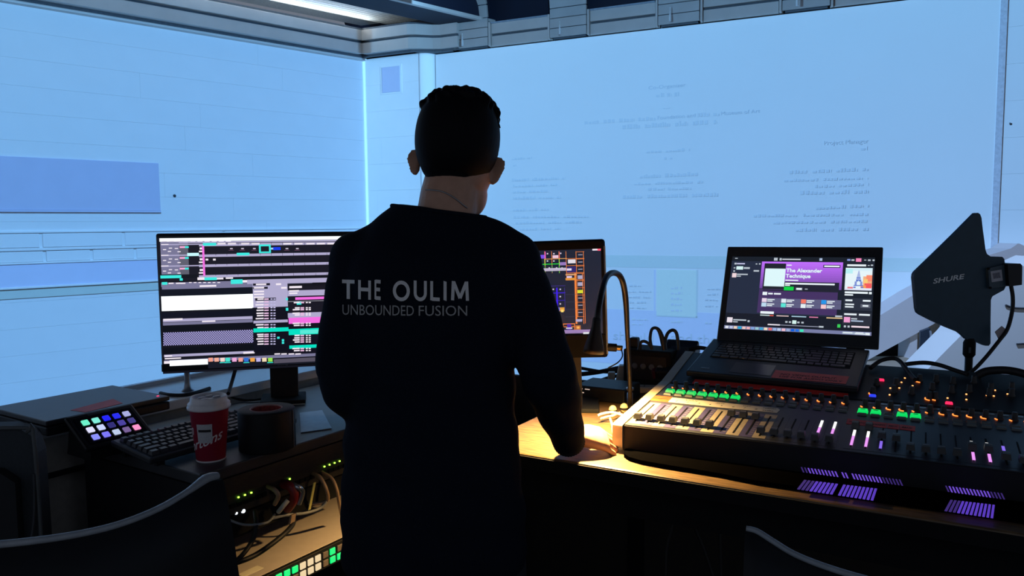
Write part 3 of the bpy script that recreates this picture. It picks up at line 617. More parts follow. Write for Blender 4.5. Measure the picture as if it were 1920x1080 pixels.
# right half of the software window
L += [(700, 400, 935, 560, LG), (700, 400, 815, 415, DK), (720, 402, 790, 412, PWH), (700, 424, 800, 438, DK), (855, 400, 890, 412, PWH), (890, 424, 928, 436, PWH)]
for y in (430, 455, 474, 494): L.append((706, y-5, 775, y+5, PWH))
L += [(715, 498, 855, 516, DK), (935, 412, 1555, 440, DK), (945, 418, 1030, 432, PWH), (935, 440, 1555, 478, LG), (945, 446, 1010, 456, PWH), (945, 462, 1000, 472, PWH), (935, 478, 1555, 590, DK), (985, 486, 1555, 503, MA), (995, 522, 1026, 544, CY), (930, 512, 1555, 516, lin(150, 150, 160))]
L += [(700, 560, 935, 860, lin(10, 10, 24)), (935, 590, 1555, 622, LG), (940, 622, 1555, 662, MA), (935, 662, 1555, 860, lin(12, 10, 26)), (703, 648, 935, 666, LG), (703, 700, 940, 727, TE), (940, 697, 1555, 737, TE), (1018, 705, 1555, 730, lin(90, 235, 215)), (945, 806, 1555, 828, TE)]
for y in (507, 525, 545, 565, 582, 602, 618, 638, 680, 698, 745, 758, 775, 792, 810):
    a_ = rnd.random()*16
    L += [(716+a_, y-5, 772, y+4, PWH), (776, y-5, 806, y+4, lin(230, 190, 225)), (818, y-5, 832, y+3, lin(190, 185, 225)), (838, y-5, 852, y+3, lin(190, 185, 225))]
for y in (530, 566, 578, 602, 614, 670, 684, 752, 768, 782, 796, 840, 854):
    a_ = rnd.random()*20
    L += [(965+a_, y-5, 1015, y+4, PWH), (1020, y-5, 1045, y+4, lin(235, 190, 225)), (1056, y-5, 1070, y+3, PWH), (1076, y-5, 1090, y+3, PWH)]
L += [(863, 760, 880, 774, CY), (895, 776, 910, 792, CY), (895, 795, 910, 808, CY), (922, 498, 936, 514, CY), (922, 565, 938, 585, CY)]
for x in (845, 890, 940, 985): L.append((x, 872, x+38, 880, PWH))
picture('screen_picture', BQ, rects(BQ, Z1, L), scrn)
# slim pole stand with curved foot behind the left monitor
PS = CTM; pb = at_h(352, 735, .90)
st = thing('pole_stand', 'slim grey pole stand with a curved black foot under the left end of the monitor', 'stand', pb)
pc = MB(); pts_ = [at_h(x, y, .904) for x, y in ((301, 737), (318, 740.5), (345, 741), (368, 736), (393, 728))]
obj('foot', MB().tube(pts_, .006, 8), BLACK, st)
obj('pole', MB().lathe(Fr(pb, (1, 0, 0), (0, 1, 0), (0, 0, 1)), [(.022, .004), (.012, .012), (.0085, .03), (.0085, .070)], 16), mat('grey_pole', (.32, .34, .38), .35, .6), st)
obj('foot_plate', MB().prism(Fr((0, 0, .9005), (1, 0, 0), (0, 1, 0), (0, 0, 1)), [(p.x, p.y) for p in pts_]+[(pb.x+.05, pb.y+.05), (pb.x-.05, pb.y+.06)], 0, .004), mat('grey_pole'), st)
# ================================================================ UNDER-DESK RACK
sw = thing('network_switch', 'rack network switch with green port lights under the left desk', 'network switch', LD.p(.3, .2, -.14))
obj('chassis', MB().box(LD, .04, .58, .05, .40, -.135, -.088), mat('brown_grey_metal', (.05, .042, .035), .5, .3), sw, bevel=.002)
obj('fascia', MB().box(LD, .035, .585, .043, .05, -.14, -.085), mat('brown_grey_metal'), sw)
PORT = part_mesh('port', lambda b: b.box(W0, -.0065, .0065, -.004, .001, -.005, .005), BLACKM); LEDG = part_mesh('port_light', lambda b: b.box(W0, -.0018, .0018, -.0022, .001, -.0016, .0016), glow('green_port_led', (.35, 1, .05), 5))
for i in range(24): inst('port', PORT, sw, LD.mat(.075+i*.019+.008*(i//8), .042, -.117))
for i in (0, 3, 4, 5, 11, 17, 18, 19, 20): inst('port_light', LEDG, sw, LD.mat(.075+i*.019+.008*(i//8), .0425, -.101))
# video switcher on the rack shelf
VS = LD.sh(0, 0, -.30)
vs_ = thing('video_switcher', 'grey video switcher with green and white lit buttons on the rack shelf', 'video switcher', VS.p(.45, .2, -.055))
obj('chassis', MB().box(VS, .08, .80, .0, .40, -.055, 0), mat('warm_grey_metal', (.48, .42, .40), .5, var=.05), vs_, bevel=.003)
fp = obj('front_panel', MB().box(VS, .075, .805, -.012, .0, -.056, .001), BLACK, vs_, bevel=.002)
GB = glow('green_button_light', (.0, .95, .22), 1.0); WB = glow('warm_button_light', (.95, .72, .42), .9); DB = mat('unlit_button', (.12, .10, .10), .5)
for r, zq in ((0, -.017), (1, -.040)):
    for i in range(14):
        xx = .20+i*.026; M = (GB if i in (0, 1, 2, 7) else WB if i in (3, 4, 5) else DB) if r == 0 else (WB if i in (3, 4, 5) else GB if i in (7, 8, 9) else DB)
        obj('button', MB().box(VS, xx-.0095, xx+.0095, -.016, -.012, zq-.009, zq+.009), M, vs_, bevel=.002)
obj('rating_label', MB().box(VS, .13, .19, .03, .055, 0, .0008), PAPER, vs_)
def cable(label, pts, r, M=RUBBER, name='cable', group=None, cat='cable', sub=6, n=8): return obj(name, MB().tube(pts, r, n, True, sub), M, label=label, cat=cat, group=group)
def lp(x, y, d): return LD.p(*(lambda q: (q[0], q[1]))( (LD.l(on_pl(x, y, LD.p(0, d, 0), LD.y)).x, d)), LD.l(on_pl(x, y, LD.p(0, d, 0), LD.y)).z)
TAN = mat('tan_cable', (.34, .22, .14), .5); GRYC = mat('grey_cable', (.25, .26, .28), .5); YEL = mat('yellow_label', (.55, .50, .15), .6); REDC = mat('red_patch_cable', (.20, .012, .015), .5)
cable('tan patch cable looping from the far right switch port', [lp(603, 885, .042), lp(622, 897, .01), lp(632, 920, -.01), lp(636, 945, .0), lp(640, 965, .05)], .0045, TAN)
cable('tan patch cable looping down from the right end of the switch', [lp(586, 888, .042), lp(600, 895, .01), lp(612, 918, -.01), lp(614, 938, .0), lp(596, 944, .02), lp(578, 944, .04)], .005, TAN)
cable('grey patch cable hanging under the tan loops', [lp(612, 940, .0), lp(600, 953, .01), lp(572, 962, .02), lp(535, 966, .03), lp(500, 975, .05)], .004, GRYC)
cable('red patch lead plugged into the middle of the switch', [lp(530, 908, .042), lp(544, 912, .01), lp(552, 925, .0), lp(548, 942, .01), lp(538, 955, .03)], .012, REDC)
cable('silver foil wrapped lead beside the red patch lead', [lp(538, 903, .042), lp(556, 912, -.005), lp(567, 922, -.01), lp(560, 945, .0)], .007, mat('silver_foil', (.5, .52, .55), .25, .8))
cable('tan braided lead in the left half of the switch', [lp(502, 912, .042), lp(514, 918, .01), lp(522, 930, .0), lp(515, 945, .03)], .006, TAN)
cable('thick black cable curving over the video switcher', [lp(550, 972, .02), lp(548, 985, -.0), lp(525, 1008, -.02), lp(480, 1040, -.02), lp(440, 1056, -.02), lp(410, 1064, -.02)], .0065)
cable('black cable dropping left of the video switcher', [lp(478, 958, .03), lp(480, 985, .0), lp(475, 1010, -.01), lp(455, 1040, -.02), lp(430, 1062, -.02)], .006)
cable('thin grey lead across the rack opening', [lp(430, 975, .02), lp(460, 984, .0), lp(500, 980, .0), lp(515, 965, .02)], .003, GRYC)
cable('pale lead bent down beside the cable clip', [lp(522, 960, .01), lp(530, 950, -.005), lp(540, 938, -.01)], .006, mat('pale_grey_lead', (.5, .48, .45), .5))
obj('cable_tag', MB().box(Fr(lp(585, 930, -.012), LD.x, LD.z*.95+LD.x*.3, LD.y), -.004, .004, -.035, .035, -.001, .001), YEL, label='yellow paper tag on a cable at the switch', cat='tag')
obj('cable_clip', MB().box(Fr(lp(548, 973, .005), LD.x, LD.z+LD.x*.3, LD.y), -.008, .008, -.012, .012, -.004, .004), TAN, bevel=.002, label='small tan plug end above the black cable', cat='plug')
obj('adapter_box', MB().box(VS, .10, .17, .20, .30, .0, .03), mat('blue_grey_box', (.10, .12, .2), .4), bevel=.003, label='small blue grey adapter box on the left of the video switcher', cat='adapter')
obj('power_brick', MB().box(VS, .19, .26, .26, .36, .0, .035), BLACK, bevel=.004, label='small black power brick behind the adapter box', cat='power brick')
for i, (x, y) in enumerate(((456, 958), (443, 962))):
    fx = Fr(lp(x, y, .045), LD.x, LD.z, -LD.y); tt = thing('indicator_lamp', ['larger', 'smaller'][i]+' white indicator lamp in the dark rack beneath the switch', 'lamp', fx.o)
    obj('collar', MB().lathe(fx, [(.007, -.01), (.007, .0)], 10), BLACK, tt); obj('lens', MB().lathe(fx, [(.006-.002*i, .0), (.0045-.002*i, .003)], 10), glow('white_indicator', (.8, .9, 1), 2.0), tt)
obj('rack_blank_panel', MB().box(LD, .035, .585, .043, .05, -.20, -.145), BLACKM, label='black blanking panel below the network switch', cat='panel')
# ================================================================ RIGHT MONITOR
f0 = monitor_fr(at_d(1140, 671, 2.30), -6); rl = math.radians(1.6)
RM = Fr(f0.o, f0.x*math.cos(rl)+f0.y*math.sin(rl), f0.y*math.cos(rl)-f0.x*math.sin(rl), f0.z); Hr = zat(RM, 1146, 448); Wr = .56
m2 = thing('monitor', 'black monitor with orange and violet grid software half hidden by the person', 'monitor', (RM.p(-Wr/2, 0, -.05).x, RM.p(-Wr/2, 0, -.05).y, .86))
obj('housing', MB().box(RM, -Wr, 0, 0, Hr, -.05, -.004), mat('matt_bezel', (.003, .003, .004), .7, spec=.12), m2, bevel=.008)
hb = sat(RM, 1129, 560); vt_ = zat(RM, 1130, 466); vb_ = zat(RM, 1100, 627)
obj('bezel', MB().box(RM, -Wr+.004, -.004, 0.003, vb_, -.006, .004), mat('matt_bezel', (.003, .003, .004), .7, spec=.12), m2, bevel=.002)
obj('bezel', MB().box(RM, -Wr+.004, -.004, vt_, Hr-.003, -.006, .004), mat('matt_bezel', (.003, .003, .004), .7, spec=.12), m2, bevel=.002)
obj('bezel', MB().box(RM, hb, -.004, vb_, vt_, -.006, .004), mat('matt_bezel', (.003, .003, .004), .7, spec=.12), m2, bevel=.002)
obj('edge_trim', MB().box(RM, -.004, .001, .01, Hr-.02, -.03, -.004), mat('satin_trim', (.18, .2, .22), .3), m2)
sc2 = obj('screen', MB().box(RM, -Wr+.01, hb, vb_, vt_, -.006, -.002), mat('black_glass'), m2)
obj('stand_neck', MB().box(RM, sat(RM, 1082, 690)-.03, sat(RM, 1082, 690)+.012, -(RM.o.z-.86)+.02, .06, -.06, -.02), BLACK, m2)
obj('stand_base', MB().box(Fr((RM.p(sat(RM, 1080, 690), 0, -.05).x, RM.p(sat(RM, 1080, 690), 0, -.05).y, .86), f0.x, f0.z, (0, 0, 1)), -.07, .07, -.08, .08, 0, .012), BLACKM, m2, bevel=.003)
Z2 = zz(960, 430, 2.92); OR = lin(250, 135, 60); PU = lin(60, 25, 235); NV = lin(22, 32, 52); L = [(-485, 105, 495, 580, NV)]
L += [(-485, 104, 495, 118, lin(130, 120, 150)), (440, 104, 470, 116, lin(235, 225, 235)), (468, 104, 494, 117, lin(250, 90, 120)), (-485, 119, 300, 122, lin(250, 100, 90))]
for x in (180, 218, 258, 297, 355, 396): L.append((x-1, 120, x+1.5, 272 if x == 297 else 240 if x < 297 else 515 if x in (396,) else 480, OR))
for y in (160, 198, 238, 277): L.append((297, y-1.2, 396, y+1.2, OR))
for i in range(10): L += [(352, 122+i*39.5, 396, 124+i*39.5, OR), (362, 138+i*39.5, 386, 141+i*39.5, lin(200, 195, 215))]
L += [(345, 240, 354, 518, OR), (388, 240, 391, 518, OR), (180, 122, 184, 160, lin(250, 90, 220)), (258, 122, 261, 160, lin(240, 90, 110)), (176, 160, 300, 163, lin(240, 170, 90)), (178, 162, 182, 198, lin(230, 220, 90)), (257, 162, 260, 198, lin(200, 240, 60)), (-485, 198, 297, 202, lin(30, 225, 60)), (180, 198, 182, 240, lin(30, 225, 60)), (257, 198, 260, 240, lin(30, 225, 60)), (218, 198, 220, 236, lin(60, 220, 140)), (-485, 222, 297, 238, lin(190, 180, 205)), (222, 142, 254, 158, lin(240, 200, 220)), (261, 180, 296, 197, lin(150, 120, 190)), (150, 140, 178, 160, lin(120, 80, 230)), (306, 165, 348, 186, lin(225, 220, 230)), (300, 204, 350, 236, lin(45, 35, 110)), (300, 214, 326, 226, lin(225, 215, 235)), (293, 244, 352, 252, lin(220, 160, 110)), (300, 256, 328, 266, lin(220, 200, 235)), (293, 266, 350, 278, lin(225, 150, 60)), (358, 332, 388, 350, lin(215, 220, 50)), (360, 252, 386, 272, lin(170, 165, 195)), (360, 290, 386, 310, lin(170, 165, 195)), (350, 492, 384, 506, lin(170, 165, 200))]
L += [(-485, 318, 292, 321, lin(60, 45, 140)), (-485, 356, 292, 360, PU), (-485, 398, 292, 400, PU), (243, 320, 251, 440, PU), (288, 320, 290, 440, lin(70, 50, 160)), (-485, 437, 288, 458, lin(230, 160, 60)), (-485, 438, 262, 456, lin(70, 100, 220)), (268, 440, 282, 454, lin(255, 220, 120)), (265, 470, 288, 520, lin(40, 36, 50))]
for y in (356, 397, 437, 478): L.append((292, y, 352, y+1.5, lin(70, 72, 90)))
for x, y in ((222, 325), (260, 325), (222, 365), (260, 365), (260, 405), (190, 130), (225, 130), (262, 128), (190, 170), (225, 170), (200, 208), (240, 208), (270, 208)): L.append((x, y, x+8, y+7, lin(215, 205, 220)))
L += [(280, 516, 345, 520, OR), (280, 532, 345, 535, OR), (280, 552, 345, 555, OR), (341, 516, 345, 555, OR), (280, 518, 283, 555, OR), (302, 518, 324, 552, lin(70, 40, 170)), (296, 538, 330, 545, lin(210, 205, 225)), (348, 526, 376, 550, lin(190, 110, 60)), (355, 532, 369, 544, lin(255, 180, 90)), (-485, 558, 470, 577, lin(150, 125, 180)), (390, 563, 430, 573, lin(220, 225, 230))]
picture('screen_picture', RM, rects(RM, Z2, L), sc2, z=-.0016)
# ================================================================ GOOSENECK LAMP
lb = at_h(1181, 768, .86)
la = thing('desk_lamp', 'black gooseneck desk lamp bent over the person\'s hand with a warm light', 'lamp', lb)
tp_ = [lb+V((0, 0, .01)), at_d(1181, 720, 2.27), at_d(1177, 640, 2.25), at_d(1173, 560, 2.22), at_d(1165, 522, 2.19), at_d(1151, 511.5, 2.15), at_d(1137, 520, 2.09), at_d(1128, 548, 2.02), at_d(1122, 580, 1.975), at_d(1119, 606, 1.962)]
obj('gooseneck', MB().tube(tp_, [.0065]*3+[.0085]*7, 12), mat('black_neck', (.010, .008, .008), .4, spec=.5), la)
obj('base', MB().lathe(Fr(lb, (1, 0, 0), (0, 1, 0), (0, 0, 1)), [(.03, 0), (.03, .006), (.012, .012), (.008, .016)], 24), BLACK, la)
obj('connector', MB().lathe(Fr(lb, (1, 0, 0), (0, 1, 0), (0, 0, 1)), [(.009, .014), (.009, .05), (.006, .054), (.006, .058), (.011, .060), (.011, .067), (.006, .07)], 16), STEEL, la)
hd0 = at_d(1119, 598, 1.962); hd1 = at_d(1113, 662, 1.968); ax = (hd1-hd0).normalized(); HF = Fr(hd0, ax.orthogonal(), ax.cross(ax.orthogonal()), ax); hl = (hd1-hd0).length
shd = obj('lamp_shade', MB().lathe(HF, [(.0085, -.004), (.011, .0), (.012, hl*.25), (.0255, hl*.85), (.027, hl), (.025, hl), (.022, hl*.85), (.008, hl*.3)], 28, cap=False), mat('black_shade', (.005, .005, .006), .45, spec=.3), la)
obj('bulb', MB().lathe(HF, [(.012, hl*.70), (.012, hl*.80), (.006, hl*.84)], 16), glow('warm_bulb', (1, .68, .28), 12), la)
LL = bpy.data.lights.new('lamp_light', 'SPOT'); LL.energy = 84; LL.color = (1, .60, .20); LL.spot_size = math.radians(142); LL.spot_blend = .45; LL.shadow_soft_size = .012
lo = bpy.data.objects.new('lamp_light', LL); COL.objects.link(lo); lo.parent = la
tgt = (V((.22, 1.92, .86))-HF.p(0, 0, hl*.9)).normalized()
lo.matrix_local = Matrix.Translation(-base_of(la)) @ (Matrix.Translation(HF.p(0, 0, hl*.9)) @ tgt.to_track_quat('-Z', 'Y').to_matrix().to_4x4())
# ================================================================ MIXING CONSOLE
mx = thing('mixing_console', 'large black digital mixing console with lit green mute buttons and orange knobs', 'mixing console', V((MX.p(.5, .3, 0).x, MX.p(.5, .3, 0).y, .86)))
CON = mat('console_grey', (.034, .039, .052), .45, var=.06, scale=60, spec=.4); CONS = mat('console_side_cream', (.42, .36, .26), .5, var=.05); MW = 1.08
PFm = Fr(MX.o, _n0, (0, 0, 1), _u); c45, s45 = math.cos(math.radians(4.5)), math.sin(math.radians(4.5)); c11, s11 = math.cos(math.radians(11)), math.sin(math.radians(11))
kx, kz = .4*c45, .4*s45; bx_, bz_ = kx+.262*c11, kz+.262*s11
obj('body', MB().prism(PFm, [(0, -.061), (0, 0), (kx, kz), (bx_, bz_), (bx_+.012, bz_-.01), (bx_+.012, -.05), (.03, -.061)], .012, MW), mat('console_body', (.007, .008, .011), .55, spec=.3), mx)
obj('end_cheek', MB().prism(PFm, [(-.006, -.056), (-.006, .001), (0, .004), (kx, kz+.004), (bx_, bz_+.004), (bx_+.014, bz_-.008), (bx_+.014, -.05), (.02, -.052)], -.014, .012), CONS, mx, bevel=.004)
for uu in (.06, 1.0):
    for vv in (.06, .6): obj('foot', MB().lathe(Fr((PFm.p(vv, 0, uu).x, PFm.p(vv, 0, uu).y, .86), (1, 0, 0), (0, 1, 0), (0, 0, 1)), [(.018, 0), (.018, .02)], 16), RUBBER, mx)
obj('fader_panel', MB().box(MX, .014, MW-.002, .004, .385, 0, .0022), CON, mx)
obj('control_panel', MB().box(MU, .014, MW-.002, .0, .258, 0, .002), mat('console_upper', (.020, .025, .031), .5, var=.1, spec=.4), mx)
UL = lambda i: .030+.0296*i
UR = lambda i: .519+.02885*i
KN = part_mesh('knob', lambda b: b.lathe(W0, [(.0082, 0), (.0082, .003), (.0066, .004), (.0060, .019), (.0048, .0205)], 14), mat('knob_black', (.012, .009, .009), .45))
def ring(b, a0, a1, r0=.0088, r1=.0112):
    n = 6; P = [V((r*math.cos(math.radians(a0+(a1-a0)*k/n)), r*math.sin(math.radians(a0+(a1-a0)*k/n)), z)) for z in (0, .0016) for r in (r0, r1) for k in range(n+1)]; q = n+1
    b.add(P, [(2*q+k, 3*q+k, 3*q+k+1, 2*q+k+1) for k in range(n)]+[(q+k, q+k+1, 3*q+k+1, 3*q+k) for k in range(n)]+[(k, 2*q+k, 2*q+k+1, k+1) for k in range(n)]+[(k, k+1, q+k+1, q+k) for k in range(n)])
ORG = glow('orange_ring_light', (1, .20, .035), 2.6)
RINGS = [part_mesh('ring_light', lambda b, s=s: ring(b, *s), ORG) for s in ((190, 235), (165, 250), (150, 275))]
def knob(fr, u_, v_, lit=None, nm='knob'):
    k = inst(nm, KN, mx, fr.mat(u_, v_, .002))
    if lit is not None:
        r = bpy.data.objects.new('ring_light', RINGS[lit]); COL.objects.link(r); r.parent = k; r.location = (0, 0, .0004)
    return k
rl_ = [0, 0, 0, 1, 1, 1, 1, 1, 1, 1, 1, 0, 1, 1, 0, 1]
for i in range(16): knob(MX, UL(i)+.012, .352, rl_[i])
for i in range(18): knob(MX, UR(i)+.012, .340, [0, 0, 2, 2, 0, 0, 2, 2, 2, 2, 0, 0, 0, 1, 0, 1, 0, 0][i])
BG = part_mesh('mute_button', lambda b: b.taper(W0, -.0120, .0120, -.0100, .0100, 0, .0075, .002, .002), glow('green_mute_light', (.0, .85, .14), .85))
BGI = part_mesh('button_mark', lambda b: b.box(W0, -.005, .005, -.001, .003, 0, .0004), mat('button_mark', (.0, .12, .03), .5))
BD = part_mesh('mute_button', lambda b: b.taper(W0, -.0105, .0105, -.008, .008, 0, .005, .002, .002), mat('button_grey', (.09, .10, .10), .45))
BS = part_mesh('select_button', lambda b: b.taper(W0, -.0105, .0105, -.006, .006, 0, .0045, .0015, .0015), mat('button_grey'))
def btn(u_, lit, v_=.304):
    o = inst('mute_button', BG if lit else BD, mx, MX.mat(u_+.010, v_, .0022))
    if lit: r = bpy.data.objects.new('button_mark', BGI); COL.objects.link(r); r.parent = o; r.location = (0, 0, .0075)
    inst('select_button', BS, mx, MX.mat(u_+.010, v_-.0235, .0022))
for i in range(16): btn(UL(i), i < 7)
for i in range(18): btn(UR(i), i in (0, 1, 3, 4), .292)
# strips: printed column, slot, fader cap
COLA = mat('strip_cream', (.30, .27, .22), .55); COLB = mat('strip_violet_blue', (.05, .045, .14), .5)
SLOT = part_mesh('slot', lambda b: b.box(W0, -.0016, .0016, 0, .15, 0, .0007), BLACKM)
def cap_mesh(b):
    b.taper(W0, -.0085, .0085, -.0125, .0125, .004, .016, .0015, .0035); b.box(W0, -.002, .002, -.006, .006, 0, .005)
CAP = part_mesh('fader_cap', cap_mesh, mat('fader_black', (.016, .017, .02), .4))
CAPL = part_mesh('cap_line', lambda b: b.box(W0, -.0065, .0065, -.0008, .0008, 0, .0006), mat('cap_line_grey', (.35, .35, .36), .5))
def lit_slot(y0, y1, M):
    return lambda b: b.box(W0, -.0026, .0026, y0, y1, 0, .0018)
LSW = glow('fader_light_white', (1, .98, .95), 1.5); LSM = glow('fader_light_magenta', (.80, .30, .88), 1.1); LSV = glow('fader_light_violet', (.28, .16, .95), .9)
def strip(u_, frac, M, lit=None):
    obj('strip_column', MB().box(MX, u_-.0115, u_+.0175, .018, .196, .0022, .0027), M, mx)
    inst('slot', SLOT, mx, MX.mat(u_+.003, .032, .0028))
    c = inst('fader_cap', CAP, mx, MX.mat(u_+.003, .045+frac*.125, .0030)); r = bpy.data.objects.new('cap_line', CAPL); COL.objects.link(r); r.parent = c; r.location = (0, 0, .016)
    if lit:
        for (y0, y1, LM) in lit: obj('slot_light', MB().box(MX, u_+.0005, u_+.0060, y0, y1, .0036, .005), LM, mx)
fl = [.05, .05, .05, .05, .05, .05, .05, .85, .85, .82, .05, .05, .05, .05, .0, .02]
for i in range(16): strip(UL(i), fl[i], (COLA if i % 2 == 0 else COLB) if i < 11 else CON, [(.075, .135, LSM), (.135, .186, LSW)] if i in (14, 15) else None)
fr_ = [.92, .92, .50, .45, .05, .05, .05, .05, .42, .42, .12, .05, .05, .1, .3, .05, .05, .05]
for i in range(18):
    lit = {0: [(.040, .100, LSM), (.100, .142, LSW)], 1: [(.040, .100, LSM), (.100, .142, LSW)], 2: [(.040, .085, LSV), (.128, .150, LSV)], 8: [(.035, .080, LSM), (.118, .150, LSW)], 9: [(.035, .080, LSM), (.118, .150, LSW)], 10: [(.085, .140, LSV)]}.get(i)
    strip(UR(i), fr_[i], CON, lit)
# printed scale lines, too fine to pick apart
b = MB()
for i in range(11):
    for k in range(11):
        b.box(MX, UL(i)+.0075, UL(i)+.0155, .036+k*.0148, .0373+k*.0148, .0027, .0030)
o = obj('scale_marks', b, mat('scale_print', (.36, .34, .34), .6), mx); o['kind'] = 'stuff'
# tapes
obj('label_tape', MB().prism(MX, [(.058, .214), (.058, .256), (.2, .254), (.335, .252), (.342, .24), (.338, .216), (.2, .212)], .0025, .0031), PAPER, mx)
obj('red_tape', MB().prism(MX, [(.010, .212), (.012, .258), (.060, .260), (.061, .213)], .0025, .0034), mat('orange_red_tape', (.55, .10, .03), .6), mx)
b = MB()
for s, x in (('1', .078), ('2', .107), ('3', .137), ('4', .166), ('5', .196), ('6', .226), ('7', .255), ('8', .283)): text_on(b, MX, s, x, .222, x+.006, .009, .0034, .01, .2)
for s, x, e_ in (('VOX', .10, .135), ('AUX', .18, .205), ('DRY', .25, .272), ('HAND', .30, .332), ('WIRE', .302, .330)): text_on(b, MX, s, x, .240 if s != 'WIRE' else .220, e_, .007, .0034, .01, .2)
o = obj('handwriting', b, INK, mx); o['kind'] = 'stuff'
b = MB(); rz = random.Random(4)
b.tube([MX.p(.014+.0045*k, .233+.006*(rz.random()-.5), .0038) for k in range(10)], .0007, 5, True, 3); obj('scribble', b, INK, mx)
for j, (xa, xb) in enumerate(((.500, .552), (.553, .586), (.587, .612), (.613, .645))):
    obj('red_tape', MB().prism(MX, [(xa, .186), (xa, .226-.002*j), (xb, .223-.002*j), (xb-.0005, .184)], .0025, .0033+.0002*j), RED, mx)
b = MB(); text_on(b, MX, 'PLAYBACK', .505, .198, .547, .010, .0036, .01, .2); text_on(b, MX, 'VIDEO', .556, .197, .582, .009, .0038, .01, .2); text_on(b, MX, 'MIX', .590, .196, .609, .009, .0041, .01, .2); text_on(b, MX, 'MIX', .617, .195, .640, .009, .0044, .01, .2)
o = obj('handwriting', b, INK, mx); o['kind'] = 'stuff'
obj('red_tape', MB().prism(MU, [(.075, .004), (.075, .036), (.30, .038), (.485, .030), (.487, .008), (.3, .005)], .002, .0032), mat('bright_red_tape', (.95, .05, .035), .6), mx)
for i in range(13): obj('channel_window', MB().box(MX, UR(i)+.018, UR(i)+.032, .366, .380, .0022, .0032), mat('scribble_window', (.16, .16, .14), .3), mx)
# upper controls on the right
b = MB()
def udot(u_, v_, M, nm, r=.0022): obj(nm, MB().lathe(MU.sh(u_, v_, .002), [(r, 0), (r, .0016)], 10), M, mx)
RL = glow('red_button_light', (1, .02, .10), 1.4); BLL = glow('blue_button_light', (.03, .06, .95), 1.0); ODOT = glow('orange_dot_light', (1, .33, .10), 3)
Zm = zz(1480, 660, 3.6)
for x, y, M in ((618, 187, RL), (1078, 343, RL), (562, 293, BLL)):
    p_ = MU.pick(*Zm(x, y), .004); obj('lit_button', MB().taper(MU.sh(p_[0], p_[1], .002), -.0085, .0085, -.006, .006, 0, .004, .002, .002), M, mx)
for x, y, lit in ((590, 215, None), (565, 275, 1), (720, 215, None), (705, 265, None), (825, 275, None), (880, 190, 2), (990, 190, None), (965, 245, None), (945, 310, 2), (985, 310, 2), (1105, 205, None), (1095, 265, None), (1245, 200, None), (1215, 260, None), (1360, 250, None), (1350, 285, None), (1500, 245, None), (1500, 290, None)):
    p_ = MU.pick(*Zm(x, y+8), .002); knob(MU, p_[0], p_[1], lit)
for x, y in ((780, 175), (757, 204), (742, 242), (682, 243), (677, 288), (832, 227), (1195, 284), (1195, 320), (1388, 257), (1333, 292), (1380, 296), (1473, 283), (1095, 196), (1068, 310)):
    p_ = MU.pick(*Zm(x, y), .003); udot(p_[0], p_[1], ODOT, 'dot_light')
# violet light: vent slits in the front lip and glowing bars painted as their light on the desk
VIO = glow('violet_vent_light', (.22, .10, .85), .75); VIO2 = glow('violet_spill_light', (.16, .07, .80), .62)
FF = Fr(MX.o, _u, (0, 0, 1), -_n0); Zv = zz(1380, 860, 3.556)
VL = glow('violet_vent_spill_dim', (.12, .06, .45), .35)
def slits(xa, ya, xb, yb, n, skip=()):
    for i in range(n):
        t_ = i/(n-1); p_ = FF.pick(*Zv(xa+(xb-xa)*t_, ya+(yb-ya)*t_), .002)
        if i in skip: continue
        q_ = (.0028, .0065); obj('vent_slit', MB().add([FF.p(p_[0]-q_[0]/2+s*.006+x, p_[1]+y, .0005+z) for z in (0, .0012) for x, y, s in ((0, -q_[1], .5), (q_[0], -q_[1], .5), (q_[0], q_[1], -.5), (0, q_[1], -.5))], [(0, 3, 2, 1), (4, 5, 6, 7), (0, 1, 5, 4), (1, 2, 6, 5), (2, 3, 7, 6), (3, 0, 4, 7)]), VL if (t_ < .04 or t_ > .80) else VIO, mx)
slits(445, 78, 1100, 162, 30, (11, 14)); slits(1410, 204, 1780, 254, 17)
_shadow = [(.020, -.004), (.022, -.020), (.030, -.045), (.050, -.066), (.085, -.078), (.13, -.083), (.26, -.090), (.34, -.104), (.60, -.106), (MW, -.106), (MW, -.004)]
obj('shadow_pad', MB().prism(Fr((MX.o.x, MX.o.y, .86), _u, _n0, (0, 0, 1)), _shadow, 0, .010), mat('shadow_black', (.0012, .0012, .0015), 1, spec=0), None, bevel=.004, label='flat black pad added as the shadow along the front of the mixing console', cat='shadow pad')  # flat black pad added in place of the console's shadow on the table
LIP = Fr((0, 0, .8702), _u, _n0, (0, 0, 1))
def spill_bars(xa, ya, xb, yb, xc, yc, xd, yd, n, skip=()):
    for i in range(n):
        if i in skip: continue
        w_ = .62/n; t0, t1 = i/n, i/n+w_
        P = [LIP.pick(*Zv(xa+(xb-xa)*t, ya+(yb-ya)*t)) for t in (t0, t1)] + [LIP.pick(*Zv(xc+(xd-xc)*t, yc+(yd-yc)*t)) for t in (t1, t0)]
        obj('light_spill_bar', MB().prism(LIP, P, 0, .0015), VL if i < 3 else VIO2, mx)
spill_bars(455, 145, 950, 205, 408, 205, 925, 282, 19, (9,)); spill_bars(1430, 278, 1735, 314, 1390, 350, 1725, 400, 12)
